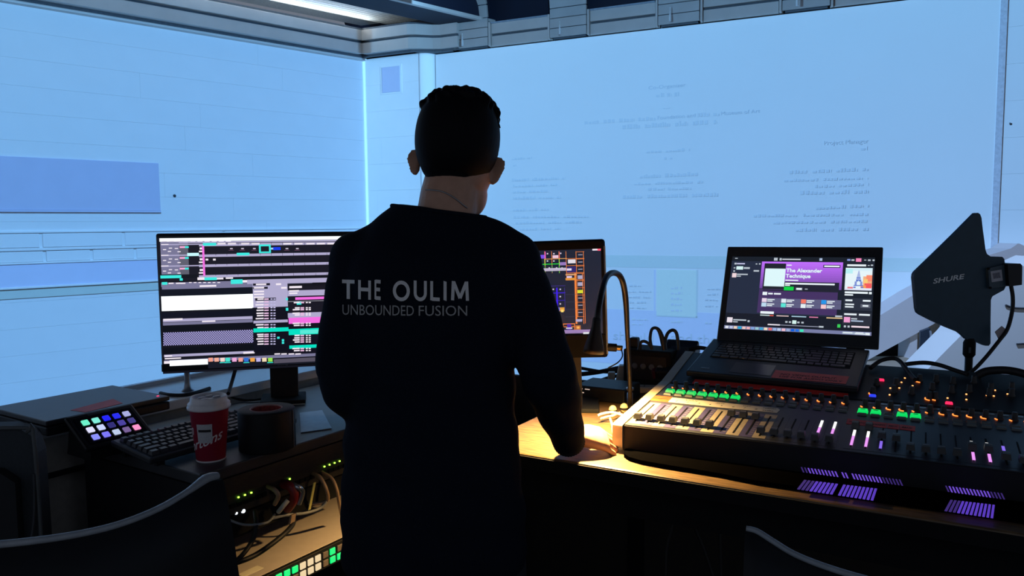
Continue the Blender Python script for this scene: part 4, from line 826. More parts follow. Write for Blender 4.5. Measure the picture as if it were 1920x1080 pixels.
# ================================================================ LAPTOP ON THE CONSOLE
lr = math.radians(-2.0); lxv = MU.x*math.cos(lr)+MU.y*math.sin(lr); lyv = MU.y*math.cos(lr)-MU.x*math.sin(lr)
LP = Fr(MU.p(.046, .046, .003), lxv, lyv, MU.z); LW, LDp = .462, .298
lt = thing('laptop', 'open black laptop with music player screen resting on the mixing console', 'laptop', LP.p(LW/2, LDp/2, 0))
obj('base', MB().box(LP, 0, LW, 0, LDp, .003, .020), mat('laptop_black', (.020, .023, .028), .45, spec=.4), lt, bevel=.004)
for q in ((.03, .02), (LW-.03, .02), (.03, LDp-.03), (LW-.03, LDp-.03)): obj('rubber_foot', MB().box(LP, q[0]-.012, q[0]+.012, q[1]-.006, q[1]+.006, 0, .004), RUBBER, lt)
LK = mat('laptop_key', (.026, .029, .035), .4); lme = {}
def lkey(w_, h_=.0165):
    k = (round(w_, 4), h_)
    if k not in lme:
        me = MB().taper(W0, -w_/2+.0011, w_/2-.0011, -h_/2+.001, h_/2-.001, 0, .0028, .0008, .0008).mesh('key'); me.materials.append(LK); lme[k] = me
    return lme[k]
obj('keyboard_well', MB().box(LP, .035, LW-.034, .128, .262, .0200, .0206), BLACKM, lt)
lw = (LW-.073)/18.75
lay = [[1.3, 1.3, 1.3, 1.3, 5.4, 1.3, 1.3, 1, 1, 1, 2, 1, 1], [2.2]+[1]*10+[2.6, 1, 1, 1, .9], [1.7]+[1]*11+[2.1, 1, 1, 1, .9], [1.4]+[1]*12+[1.4, 1, 1, 1, .9], [1]*13+[1.8, 1, 1, 1, .9], [.985]*19]
for r, row in enumerate(lay):
    x = .038
    for wd in row:
        if x+wd*lw > LW-.032: break
        inst('key', lkey(wd*lw, .0165 if r < 5 else .011), lt, LP.mat(x+wd*lw/2, .140+r*.0213-(.002 if r == 5 else 0), .0206)); x += wd*lw
obj('touchpad', MB().box(LP, .12, .235, .022, .105, .020, .0206), mat('touchpad', (.016, .018, .022), .3), lt, bevel=.001)
P = [LP.sh(0, 0, .0205).pick(*q) for q in ((1446, 708), (1454, 694), (1592, 706), (1586, 720))]
obj('red_tape', MB().prism(LP.sh(0, 0, .0205), P, 0, .0006), mat('pale_red_tape', (.95, .16, .13), .6), lt)
b = MB(); TT = Fr(LP.p(P[0][0], P[0][1], .0213), LP.p(P[3][0], P[3][1], 0)-LP.p(P[0][0], P[0][1], 0), LP.y, LP.z); tw = (V(P[3])-V(P[0])).length
sk = V(P[1])-V(P[0])
text_on(b, TT, 'NO VIDEO OUTPUT', tw*.10, .026, tw*.86, .011, 0, .012, .15); text_on(b, TT, 'USE FOR AUDIO ONLY', tw*.10, .008, tw*.95, .011, 0, .012, .15); o = obj('handwriting', b, INK, lt); o['kind'] = 'stuff'
obj('badge', MB().box(LP, .035, .060, .03, .040, .0201, .0206), mat('grey_badge', (.16, .17, .18), .4), lt)
Pa, Pb = on_pl(1345, 638, MU.p(0, 0, .022), MU.z), on_pl(1642, 655, MU.p(0, 0, .022), MU.z); sx_ = (Pb-Pa).normalized(); upv = (_zz-sx_*sx_.z).normalized(); bk = upv.cross(sx_); bk = bk if bk.y > 0 else -bk
lw_ = upv*math.cos(math.radians(28))+bk*math.sin(math.radians(28)); SF = Fr(Pa, sx_, lw_, sx_.cross(lw_)); SWd = (Pb-Pa).length; SH = .337
lidp = obj('lid', MB().box(SF, -.003, SWd+.008, 0, SH, -.008, 0), mat('laptop_black'), lt, bevel=.004)
obj('hinge', MB().box(SF, .03, .08, -.012, .008, -.012, -.001), BLACK, lt); obj('hinge', MB().box(SF, SWd-.08, SWd-.03, -.012, .008, -.012, -.001), BLACK, lt)
Z3 = zz(1300, 440, 3.6); tlc = SF.pick(*Z3(268, 140)); brc = SF.pick(*Z3(1190, 690)); trc = SF.pick(*Z3(1237, 165)); blc = SF.pick(*Z3(205, 628))
X0, X1 = (tlc[0]+blc[0])/2, (trc[0]+brc[0])/2; Y1, Y0 = (tlc[1]+trc[1])/2, (blc[1]+brc[1])/2
sc3 = obj('screen', MB().box(SF, X0, X1, Y0, Y1, 0, .0008), mat('black_glass'), lt)
# picture laid out on the panel itself, 0..1000 across and 0..560 down
kx_, ky_ = (X1-X0)/1000, (Y1-Y0)/560
def U3(x0, y0, x1, y1, c): return (X0+x0*kx_, Y1-y1*ky_, X0+x1*kx_, Y1-y0*ky_, c)
BG3 = lin(38, 46, 66); W3 = lin(235, 245, 250); GY = lin(185, 195, 205); VIOC = lin(165, 95, 225)
L = [(0, 0, 1000, 560, BG3), (0, 0, 1000, 36, lin(26, 32, 42)), (225, 38, 800, 430, lin(70, 52, 100)), (770, 38, 1000, 500, lin(28, 34, 46)), (0, 440, 1000, 535, lin(26, 30, 42))]
for k in range(12): L.append((225, 38+k*17, 792, 56+k*17, tuple(a*(1-k/14)+b_*(k/14) for a, b_ in zip(lin(190, 110, 250), lin(80, 60, 125)))))
L += [(246, 52, 400, 250, lin(34, 38, 48)), (400, 190, 775, 260, lin(34, 36, 50)), (250, 255, 775, 262, lin(34, 36, 50))]
L += [(255, 92, 400, 228, lin(222, 248, 252)), (405, 60, 440, 68, W3), (660, 58, 775, 80, lin(35, 20, 70)), (666, 63, 770, 74, W3), (405, 175, 495, 184, W3), (405, 198, 745, 210, W3), (405, 213, 440, 222, W3), (400, 228, 468, 256, lin(20, 215, 75)), (478, 230, 532, 256, lin(60, 62, 80)), (486, 236, 525, 250, W3), (545, 240, 565, 246, GY)]
L += [(252, 272, 285, 296, W3), (292, 278, 325, 290, W3), (333, 278, 382, 290, W3)]
for r, y in ((0, 318), (1, 352)):
    for c in range(4):
        x = 250+c*137; L += [(x, y, x+135, y+33, lin(95, 95, 130)), (x+2, y+2, x+36, y+31, lin(*[(235, 215, 235), (225, 235, 245), (245, 120, 100), (40, 150, 235), (190, 220, 240), (90, 230, 215), (230, 240, 245), (245, 200, 205)][r*4+c])), (x+40, y+7, x+92, y+14, W3), (x+40, y+19, x+78, y+26, W3)]
L += [(250, 418, 345, 436, W3)]
for x, w__, c in ((250, 90, (200, 220, 220)), (365, 85, (220, 190, 190)), (470, 100, (180, 215, 235)), (590, 60, (230, 130, 175)), (705, 105, (240, 205, 150))): L.append((x, 444, x+w__, 451, lin(*c)))
L += [(318, 444, 345, 452, lin(220, 90, 80)), (762, 428, 808, 440, GY)]
L += [(22, 12, 42, 18, GY), (22, 50, 38, 64, GY), (40, 52, 100, 62, lin(200, 200, 235)), (40, 78, 90, 104, lin(215, 245, 245)), (95, 84, 140, 98, GY), (20, 86, 32, 96, GY), (20, 110, 32, 122, GY), (170, 106, 210, 118, GY), (14, 132, 46, 166, lin(240, 215, 220)), (48, 136, 130, 146, GY), (48, 152, 80, 160, GY), (180, 54, 192, 62, GY), (204, 52, 216, 62, GY)]
L += [(310, 8, 336, 30, GY), (350, 10, 366, 28, GY), (370, 14, 500, 24, lin(200, 205, 215)), (630, 8, 650, 28, lin(170, 190, 220)), (818, 12, 840, 26, lin(130, 150, 215)), (846, 14, 866, 26, GY), (876, 6, 912, 32, lin(245, 135, 185)), (930, 16, 944, 22, GY), (955, 14, 972, 26, GY), (985, 14, 998, 26, GY)]
L += [(820, 52, 945, 66, W3), (955, 56, 968, 62, GY), (975, 52, 990, 62, GY), (812, 78, 988, 242, lin(230, 245, 250)), (812, 84, 860, 120, lin(185, 240, 245)), (860, 78, 988, 100, lin(215, 240, 250)), (930, 140, 988, 220, lin(245, 175, 130)), (950, 130, 988, 175, lin(250, 140, 110)), (935, 160, 960, 190, lin(250, 205, 120)), (940, 190, 986, 226, lin(245, 90, 95)), (915, 205, 950, 226, lin(250, 160, 90)), (830, 218, 866, 230, lin(230, 120, 130)), (812, 230, 988, 242, lin(225, 230, 250))]
BT = lin(95, 120, 205)
for k in range(11): L.append((897-1.2*k, 98+k*6, 903+1.2*k, 103+k*6, lin(150, 165, 220)))
L += [(886, 148, 914, 156, BT), (884, 172, 898, 178, BT), (904, 172, 918, 178, BT), (876, 178, 890, 204, lin(130, 150, 215)), (912, 178, 926, 204, lin(130, 150, 215)), (884, 164, 918, 172, BT), (870, 204, 932, 211, BT), (868, 216, 884, 226, BT), (918, 216, 934, 226, BT)]
L += [(815, 252, 965, 266, W3), (972, 252, 990, 268, W3), (815, 272, 870, 282, W3), (812, 300, 995, 388, lin(44, 50, 64)), (822, 310, 868, 322, W3), (935, 310, 985, 322, W3), (822, 340, 880, 350, W3), (822, 358, 878, 368, W3), (922, 340, 985, 366, lin(90, 95, 110)), (935, 347, 972, 358, W3), (812, 402, 995, 490, lin(44, 48, 60)), (820, 410, 900, 422, W3), (915, 410, 985, 422, W3), (820, 436, 860, 474, lin(240, 160, 210)), (866, 442, 905, 452, GY), (866, 458, 945, 466, lin(185, 205, 235))]
L += [(15, 474, 55, 512, lin(235, 225, 235)), (60, 486, 155, 496, GY), (60, 502, 95, 510, GY), (165, 490, 180, 504, GY), (430, 484, 446, 496, GY), (455, 484, 470, 496, GY), (478, 476, 506, 502, lin(215, 245, 240)), (512, 484, 528, 496, GY), (540, 484, 556, 496, GY), (310, 512, 690, 517, lin(150, 155, 175)), (310, 510, 395, 519, lin(230, 225, 235)), (660, 508, 690, 520, GY), (780, 490, 800, 514, lin(60, 205, 90)), (822, 496, 836, 510, GY), (846, 496, 860, 510, GY), (870, 496, 985, 508, lin(235, 215, 225))]
L += [(0, 535, 1000, 560, lin(120, 125, 165))]
for k, c in enumerate(((225, 230, 240), (190, 200, 230), (240, 215, 190), (30, 170, 215), (240, 200, 190), (240, 180, 185), (130, 165, 220), (150, 200, 210), (60, 165, 210), (240, 225, 190), (235, 110, 105), (150, 180, 225), (185, 205, 235), (240, 190, 205), (150, 170, 210), (15, 95, 220), (30, 110, 225), (60, 235, 185))): L.append((8+k*31, 539, 32+k*31, 557, lin(*c)))
L += [(815, 540, 985, 556, lin(170, 185, 205)), (820, 543, 880, 549, W3), (900, 540, 950, 546, W3), (895, 549, 960, 555, W3), (962, 541, 990, 557, W3)]
TXS = [('The Alexander', X0+405*kx_, Y1-118*ky_, X0+655*kx_, 27*ky_, lin(225, 250, 250), .03), ('Technique', X0+405*kx_, Y1-160*ky_, X0+578*kx_, 27*ky_, lin(225, 250, 250), .03)]
picture('screen_picture', SF, [U3(*q) for q in L], sc3, z=.0011, texts=TXS)
# ================================================================ ANTENNA
AF0 = yawfr(at_d(1818, 640, 2.22), 10); AN = Fr(AF0.o, AF0.x, AF0.z, -AF0.y)
an = thing('paddle_antenna', 'dark teal paddle shaped radio microphone antenna on a short black pole', 'antenna', (AF0.o.x, AF0.o.y, .86))
Za = zz(1640, 380, 3.175); NAVT = mat('dark_teal_plastic', (.022, .055, .085), .5, var=.1, spec=.35)
pol = [AN.pick(*Za(*q)) for q in ((600, 62), (615, 60), (628, 68), (636, 90), (645, 165), (660, 280), (668, 305), (690, 320), (760, 322), (772, 335), (776, 365), (780, 500), (770, 520), (700, 558), (692, 580), (690, 700), (690, 838), (680, 852), (660, 852), (600, 826), (548, 812), (520, 785), (500, 770), (430, 742), (350, 706), (275, 668), (258, 655), (250, 630), (242, 540), (233, 445), (236, 425), (246, 410), (350, 310), (470, 193))]
obj('paddle', MB().prism(AN, pol, -.012, 0), NAVT, an, bevel=.003)
q = [AN.pick(*Za(*p)) for p in ((660, 390), (765, 365), (775, 495), (668, 510))]; obj('amplifier_cover', MB().prism(AN, q, 0, .010), mat('dark_teal_cover', (.03, .06, .085), .5), an, bevel=.002)
q = [AN.pick(*Za(*p)) for p in ((672, 408), (738, 397), (745, 462), (680, 472))]; pl_ = obj('rating_plate', MB().prism(AN, q, .010, .0108), mat('grey_plate', (.42, .42, .47), .5), an)
q = [AN.pick(*Za(*p)) for p in ((684, 420), (726, 413), (732, 445), (690, 452))]; obj('plate_print', MB().prism(AN, q, .0108, .0111), mat('grey_print2', (.16, .16, .2), .6, var=.5, scale=400), pl_)
for p in ((662, 392), (672, 505)): obj('screw', MB().lathe(AN.sh(*AN.pick(*Za(*p)), .008), [(.0035, 0), (.0035, .004)], 10), BLACKM, an)
q = [AN.pick(*Za(*p)) for p in ((755, 362), (830, 360), (842, 372), (840, 486), (765, 496))]; obj('connector_block', MB().prism(AN, q, -.03, .022), BLACK, an, bevel=.004)
b = MB(); p0, p1 = AN.pick(*Za(347, 482)), AN.pick(*Za(533, 452)); text_on(b, AN, 'SHURE', p0[0], p0[1], p1[0], .0135, .0006, .022, .12, p1[1]); obj('brand_lettering', b, mat('pale_print', (.75, .78, .80), .6), an)
px_ = AN.pick(1820, 660)[0]
cy = Fr((AN.p(px_, 0, -.006).x, AN.p(px_, 0, -.006).y, .86), (1, 0, 0), (0, 1, 0), (0, 0, 1)); zt_ = AN.p(0, zat(AN, 1820, 643), 0).z-.86; zm_ = AN.p(0, zat(AN, 1820, 668), 0).z-.86
obj('pole', MB().lathe(cy, [(.016, .01), (.0105, .02), (.0105, zm_)], 16), BLACK, an); obj('clamp', MB().lathe(cy, [(.0105, zm_-.004), (.0165, zm_+.004), (.0165, zt_), (.011, zt_+.012)], 16), BLACKM, an); obj('foot', MB().lathe(cy, [(.07, 0), (.07, .006), (.02, .014)], 24), BLACK, an)
obj('clamp_mark', MB().box(Fr(cy.p(-.008, -.0165, (zm_+zt_)/2), (1, 0, 0), (0, 0, 1), (0, -1, 0)), -.003, .003, -.008, .008, 0, .001), GREYP, an)
cable('antenna cable hanging from the connector block down to the console', [AN.p(*AN.pick(*Za(795, 495)), .01), AN.p(*AN.pick(*Za(797, 560)), .015), AN.p(*AN.pick(*Za(785, 640)), .02), AN.p(*AN.pick(*Za(740, 745)), .03), AN.p(*AN.pick(*Za(690, 815)), .03), AN.p(*AN.pick(*Za(600, 925)), .03), AN.p(*AN.pick(*Za(530, 1010)), .02), AN.p(*AN.pick(*Za(480, 1060)), -.01)], .0055)
obj('cable_tag', MB().prism(AN, [AN.pick(*Za(*p)) for p in ((672, 762), (712, 727), (738, 748), (698, 812))], .026, .028), mat('pale_pink_tag', (.35, .31, .33), .6), label='pale grey tag folded round the antenna cable', cat='tag')
# ================================================================ THE MAN
D0 = 1.62
SKIN = mat('warm_skin', (.46, .25, .165), .5, var=.08, scale=60, bump=.1)
KNIT = mat('black_sweatshirt', (.006, .009, .017), .95, var=.2, scale=300, bump=.4, spec=.1)
DENIM = mat('dark_trousers', (.022, .026, .034), .9, var=.2, scale=250, bump=.3, spec=.15)
HAIRM = mat('black_hair', (.0035, .0035, .005), .7, var=.3, scale=400, stretch=(1, 1, .1), spec=.12)
feet = V((at_d(815, 900, D0).x, 1.62, 0))
man = thing('person', 'person in a black sweatshirt with white back lettering standing with head bowed', 'person', feet)
def pd(x, y, d): return at_d(x, y, d)
def ering(c, ax, ay, n=28, e=2.2):
    out = []
    for k in range(n):
        a = 2*math.pi*k/n; ca, sa = math.cos(a), math.sin(a)
        out.append(c + ax*(abs(ca)**(2/e)*(1 if ca >= 0 else -1)) + ay*(abs(sa)**(2/e)*(1 if sa >= 0 else -1)))
    return out
X_, Y_, Z_ = V((1, 0, 0)), V((0, 1, 0)), V((0, 0, 1))
def slices(rows, grow=0.0):
    R = []
    for x0, x1, y, d, hd, *dy in rows:
        a, b_ = pd(x0, y, d), pd(x1, y+(dy[0] if dy else 0), d); c = (a+b_)/2; R.append(ering(c, (b_-a)/2*(1 if dy else 0)+X_*(0 if dy else (b_.x-a.x)/2), Y_*hd))
    return R
def limb(mb, pts, n=16, sub=5):
    mb.tube([p for p, r in pts], [r for p, r in pts], n, True, sub)
    for p, r in (pts[0], pts[-1]): mb.ell(p, X_*r, Y_*r, Z_*r, 14, 10)
    for p, r in pts[1:-1]: mb.ell(p, X_*r*.98, Y_*r*.98, Z_*r*.98, 14, 10)
# joints
LSh, LEl, LWr = pd(672, 496, 1.64), pd(648, 712, 1.57), pd(735, 800, 1.80)
RSh, REl, RWr = pd(960, 496, 1.64), pd(1028, 700, 1.56), pd(1066, 826, 1.78)
torso = [(650, 985, 1062, D0, .118), (642, 990, 1040, D0, .125), (640, 985, 960, D0, .125), (643, 978, 880, D0, .125), (650, 968, 780, D0, .125), (655, 965, 690, D0-.005, .13), (655, 972, 600, D0-.01, .135), (650, 980, 530, D0-.01, .13), (655, 975, 480, D0, .115), (672, 955, 447, D0+.008, .095), (700, 940, 414, D0+.012, .078, 12), (722, 922, 396, D0+.015, .070, 20), (736, 910, 385, D0+.018, .067, 22), (742, 903, 381, D0+.018, .062, 22)]
# --- sweatshirt
sb = MB(); sb.loft(slices(torso))
limb(sb, [(LSh+V((.015, 0, -.01)), .074), (LSh.lerp(LEl, .35), .064), (LEl, .058), (LEl.lerp(LWr, .6), .048), (LWr, .036)])
limb(sb, [(RSh+V((-.012, 0, -.01)), .074), (RSh.lerp(REl, .35), .064), (RSh.lerp(REl, .75), .060), (REl, .058), (REl.lerp(RWr, .45), .053), (REl.lerp(RWr, .85), .043), (RWr, .037)])
limb(sb, [(pd(770, 432, D0+.01), .042), (pd(722, 456, D0+.012), .052), (LSh+V((.005, 0, .003)), .070)]); limb(sb, [(pd(880, 436, D0+.01), .042), (pd(922, 458, D0+.012), .054), (RSh+V((-.004, 0, .002)), .070)])
sme = remesh(sb, .0055, 14, .6)
nrm_ = [v.normal.copy() for v in sme.vertices]
for v, nv in zip(sme.vertices, nrm_):                                 # soft folds at waist and elbow
    p = v.co; k = math.sin(p.z*62+p.x*34)*math.sin(p.x*21-p.z*15+1.3)
    amp = .0035 if p.z < 1.12 else .0012
    v.co = p + nv*(k*amp)
shirt = add_mesh('sweatshirt', sme.copy(), KNIT, man); bvh = BVHTree.FromPolygons([v.co.copy() for v in sme.vertices], [tuple(p.vertices) for p in sme.polygons])
# ribbed collar, cuff and hem
cc = pd(828, 383, D0+.02)
cr = slices([(736, 910, 386, D0+.018, .067, 22)])[0]; b = MB(); b.tube(cr+[cr[0], cr[1]], .0050, 8, True, 2); obj('collar', b, KNIT, man)
ax_ = (RWr-REl).normalized(); cf = Fr(RWr-ax_*.02, ax_.orthogonal(), ax_.cross(ax_.orthogonal()), ax_)
CUF = mat('ribbed_cuff', (.022, .022, .026), .9, bump=.5, scale=500, spec=.1)
b = MB(); n = 72; P = [cf.p((.0365+.0012*(k % 2))*math.cos(2*math.pi*k/n), (.0365+.0012*(k % 2))*math.sin(2*math.pi*k/n), z) for z in (-.03, .0, .028) for k in range(n)]
b.add(P, [(j*n+k, j*n+(k+1) % n, (j+1)*n+(k+1) % n, (j+1)*n+k) for j in range(2) for k in range(n)], True); b.add(P[-n:], [tuple(range(n))]); obj('cuff', b, CUF, man)
# back print
PR = mat('grey_back_print', (.72, .70, .68), .8, var=.06, scale=200); PR2 = mat('dim_back_print', (.38, .37, .36), .8, var=.1, scale=200)
def back_text(s, x0, y0, x1, y1, capx, M, off):
    vs, fs, W_ = text_geo(s, off); b = MB(); P = []
    for vx, vy in vs:
        t_ = vx/W_; px2 = x0+(x1-x0)*t_; py2 = y0+(y1-y0)*t_-vy/.69*capx; d = ray(px2, py2).normalized(); h = bvh.ray_cast(CAM, d)
        P.append(h[0]-d*.0040 if h[0] else at_d(px2, py2, 1.49))
    b.add(P, fs); return obj('back_lettering', b, M, man)
def strokes(s):
    G = {'T': [[(.04, .905), (.76, .905)], [(.4, .905), (.4, 0)]], 'H': [[(0, 0), (0, 1)], [(.72, 0), (.72, 1)], [(0, .52), (.72, .52)]], 'E': [[(.05, 0), (.05, 1)], [(.05, .93), (.62, .93)], [(.05, .52), (.56, .52)], [(.05, .07), (.62, .07)]],
         'O': [[(.5+.42*math.cos(a*math.pi/14), .5+.44*math.sin(a*math.pi/14)) for a in range(29)]], 'U': [[(.05, 1), (.05, .36)]+[(.39-.34*math.cos(a*math.pi/10), .38-.32*math.sin(a*math.pi/10)) for a in range(11)]+[(.73, .36), (.73, 1)]],
         'L': [[(.05, 1), (.05, 0)], [(.05, .07), (.60, .07)]], 'I': [[(.05, 0), (.05, 1)]], 'M': [[(.05, 0), (.10, 1)], [(.12, .96), (.50, .12)], [(.50, .12), (.88, .96)], [(.90, 1), (.95, 0)]], ' ': []}
    W = {'T': .8, 'H': .72, 'E': .64, 'O': 1.0, 'U': .78, 'L': .62, 'I': .10, 'M': 1.0, ' ': .3}
    x = 0; Q = []
    for c in s:
        for pl2 in G[c]:
            for (a, b_) in zip(pl2[:-1], pl2[1:]):
                A, B = V((a[0]+x, a[1])), V((b_[0]+x, b_[1])); n_ = max(1, int((B-A).length/.12)); d = (B-A).normalized(); nn = V((-d.y, d.x))*.095; ex = d*(.03 if c in 'OU' else 0)
                for k in range(n_):
                    p0, p1 = A.lerp(B, k/n_)-ex, A.lerp(B, (k+1)/n_)+ex; Q.append((p0+nn, p0-nn, p1-nn, p1+nn))
        x += W[c]+.26
    return Q, x-.26
def back_strokes(s, x0, y0, x1, y1, capx, M):
    Q, W_ = strokes(s); b = MB()
    for i, q in enumerate(Q):
        P = []
        for v in q:
            t_ = v.x/W_; px2 = x0+(x1-x0)*t_; py2 = y0+(y1-y0)*t_-v.y*capx; d = ray(px2, py2).normalized(); h = bvh.ray_cast(CAM, d); P.append((h[0] if h[0] else at_d(px2, py2, 1.49))-d*(.0032+.00004*(i % 7)))
        b.add(P, [(0, 1, 2, 3)])
    return obj('back_lettering', b, M, man)
for c, xa, xb, y_ in (('T', 640, 666, 560), ('H', 674, 693, 561), ('E', 703, 714, 561), ('O', 737, 768, 563), ('U', 777, 799, 563), ('L', 808, 825, 563), ('I', 833, 836, 563), ('M', 847, 878, 563)): back_strokes(c, xa, y_, xb, y_+1, 36, PR)
back_text('UNBOUNDED', 642, 590, 776, 592, 19, PR2, 0); back_text('FUSION', 785, 592, 876, 592, 19, PR2, 0)
# --- trousers and shoes
tb_ = MB(); hipL, hipR = pd(735, 1010, D0), pd(905, 1010, D0); kn = .50
tb_.loft(slices([(662, 975, 1090, D0, .105), (655, 985, 1050, D0, .112), (658, 980, 990, D0, .108), (668, 970, 940, D0, .10)][::1]))
for h, sx2 in ((hipL, -1), (hipR, 1)):
    limb(tb_, [(V((h.x, h.y, .76)), .092), (V((h.x+sx2*.012, h.y+.01, .62)), .082), (V((h.x+sx2*.02, h.y+.02, kn)), .068), (V((h.x+sx2*.025, h.y, .30)), .062), (V((h.x+sx2*.03, h.y-.02, .09)), .055)])
add_mesh('trousers', remesh(tb_, .008, 6), DENIM, man)
for h, sx2 in ((hipL, -1), (hipR, 1)):
    o_ = V((h.x+sx2*.03, h.y-.02, 0)); b = MB()
    b.loft([ering(o_+V((0, -.05+.075*k, .035-(.008*k if k > 1 else 0))), X_*w_, Z_*hh, 16) for k, (w_, hh) in enumerate(((.02, .02), (.036, .034), (.038, .034), (.044, .028), (.03, .015)))])
    obj('shoe', b, BLACK, man)
# --- body: one continuous skin (head, neck, core, arms, hands, legs)
bb = MB()
hc = pd(859, 263, 1.655); tl_ = math.radians(-16); rlh = math.radians(-5)
hx_ = (X_*math.cos(rlh)+Z_*math.sin(rlh)); hz_ = (Z_*math.cos(rlh)-X_*math.sin(rlh)); hy_ = Y_
hy2 = hy_*math.cos(tl_)+hz_*math.sin(tl_); hz2 = hz_*math.cos(tl_)-hy_*math.sin(tl_)                 # bowed forward
yw = math.radians(-10); hx3 = hx_*math.cos(yw)+hy2*math.sin(yw); hy3 = hy2*math.cos(yw)-hx_*math.sin(yw)
HD = Fr(hc, hx3, hy3, hz2)
bb.ell(hc, HD.x*.083, HD.y*.096, HD.z*.096, 32, 24)
bb.ell(HD.p(.004, .022, -.066), HD.x*.070, HD.y*.070, HD.z*.072, 28, 18)             # jaw and cheeks
bb.ell(HD.p(0, .062, -.108), HD.x*.030, HD.y*.028, HD.z*.022, 16, 12)             # chin
bb.ell(HD.p(0, .090, .012), HD.x*.050, HD.y*.014, HD.z*.013, 16, 12)              # brow
bb.loft([ering(HD.p(0, y, z), HD.x*w_, HD.y*h_, 12, 2) for y, z, w_, h_ in ((.090, .008, .007, .006), (.100, -.018, .010, .010), (.108, -.040, .015, .015), (.094, -.048, .014, .008))])
bb.ell(HD.p(0, .090, -.070), HD.x*.024, HD.y*.009, HD.z*.009, 14, 10)             # mouth
for s in (-1, 1):
    bb.ell(HD.p(.030*s, .087, -.004), HD.x*.013, HD.y*.008, HD.z*.007, 12, 10)
nk0, nk1 = pd(852, 335, 1.655), pd(832, 420, 1.635)
bb.tube([nk0, nk0.lerp(nk1, .45), nk1], [.062, .064, .060], 24, True, 4)
bb.ell(pd(876, 366, 1.665), X_*.044, Y_*.05, Z_*.052, 20, 14)
bb.ell(pd(828, 412, 1.638), X_*.070, Y_*.045, Z_*.04, 24, 14)
core = [(690, 945, 1040, D0, .09), (690, 945, 900, D0, .09), (690, 945, 700, D0, .095), (690, 945, 540, D0, .095), (700, 930, 470, D0+.005, .08), (760, 885, 425, D0+.012, .06)]
bb.loft(slices(core))
for sh, el, wr in ((LSh, LEl, LWr), (RSh, REl, RWr)): limb(bb, [(sh, .05), (sh.lerp(el, .5), .044), (el, .038), (el.lerp(wr, .4), .038), (wr, .0275)])
bb.tube([pd(760, 480, D0), LSh], [.055, .05], 14, True, 1); bb.tube([pd(880, 480, D0), RSh], [.055, .05], 14, True, 1)
for h, sx2 in ((hipL, -1), (hipR, 1)): limb(bb, [(V((h.x, h.y, .80)), .075), (V((h.x+sx2*.02, h.y+.02, kn)), .052), (V((h.x+sx2*.025, h.y, .30)), .05), (V((h.x+sx2*.03, h.y-.02, .07)), .038)], 14, 3)
# ears
def ear(c, out, upv_, back, sz=1):
    pts_ = [(0, .030), (.012, .030), (.021, .020), (.022, .004), (.016, -.012), (.010, -.026), (.002, -.032), (-.004, -.022), (-.006, 0), (-.005, .018)]
    e0 = [c + back*(x*sz) + upv_*(z*sz) for x, z in pts_]; e1 = [p + out*.010 + back*.003 for p in e0]
    bb.loft([e0, [p+out*.005 for p in e0], e1])
for s, (ex, ey, ed) in ((-1, (783, 305, 1.66)), (1, (926, 321, 1.66))):
    c = pd(ex, ey, ed); out = (HD.x*s*.75-HD.y*.65).normalized(); bk2 = (HD.x*s*.65-HD.y*.25*0+HD.y*-.45).normalized()
    ear(c - out*.004, (HD.y*-.9+HD.x*s*.25).normalized(), HD.z*.98+HD.y*.1, (HD.x*s), 1.0 if s < 0 else 1.08)
# right hand resting on the desk, fingers curled over towards the console
def hand(wr, fd, sd_, upn, curl, flip=1):
    """wr wrist, fd towards the fingers, sd_ towards the thumb, upn back of the hand"""
    f = lambda a, b_, c: wr + fd*a + sd_*b_ + upn*c
    bb.loft([ering(f(a, bo, c), sd_*w_, upn*h_, 20, 2.6) for a, bo, c, w_, h_ in ((-.012, 0, 0, .026, .020), (.012, 0, .004, .031, .019), (.04, .001, .008, .039, .018), (.07, .0, .009, .041, .016), (.088, 0, .005, .037, .013))])
    for i, (bo, ln, r) in enumerate(((.0325, .076, .0082), (.0108, .084, .0086), (-.0115, .078, .0082), (-.0330, .062, .0074))):
        a0 = .080-.004*abs(i-1.2); k = curl
        p0 = f(a0, bo, .008); d1 = fd*math.cos(k*.45)-upn*math.sin(k*.45); p1 = p0+d1*ln*.50
        d2 = fd*math.cos(k*1.25)-upn*math.sin(k*1.25); p2 = p1+d2*ln*.32; d3 = fd*math.cos(k*1.9)-upn*math.sin(k*1.9); p3 = p2+d3*ln*.22
        bb.tube([p0-fd*.02, p0, p1, p2, p3], [r*.9, r*1.05, r*1.02, r*.95, r*.78], 12, True, 1); bb.ell(p3, fd*r*.8, sd_*r*.8, upn*r*.8, 10, 8)
        for p in (p0, p1, p2): bb.ell(p, fd*r*1.04, sd_*r*1.04, upn*r*1.04, 10, 8)
    t0 = f(.022, .028, -.002); t1 = f(.050, .050, -.010); t2 = f(.082, .056, -.018); t3 = f(.100, .050, -.024)
    bb.tube([t0, t1, t2, t3], [.0135, .0120, .0105, .008], 12, True, 2); bb.ell(t3, fd*.008, sd_*.008, upn*.008, 10, 8)
    return f
hw = V((.145, 1.842, .906)); fd_ = V((.93, .22, -.26)).normalized(); sdv = V((-.16, .90, .40)); sdv = (sdv-fd_*sdv.dot(fd_)).normalized(); upn = fd_.cross(sdv); upn = upn if upn.z > 0 else -upn
bb.tube([RWr-ax_*.03, RWr+ax_*.012, hw, hw+fd_*.015], [.027, .026, .025, .026], 16, True, 3)
hand(hw, fd_, sdv, upn, .85)
lfd = V((.55, .80, -.25)).normalized(); lsd = V((.80, -.55, 0)); lsd = (lsd-lfd*lsd.dot(lfd)).normalized(); lup = lfd.cross(lsd); lup = lup if lup.z > 0 else -lup
hand(LWr+lfd*.02, lfd, lsd, lup, .6)
body = add_mesh('body', remesh(bb, .0032, 5, .5), SKIN, man)
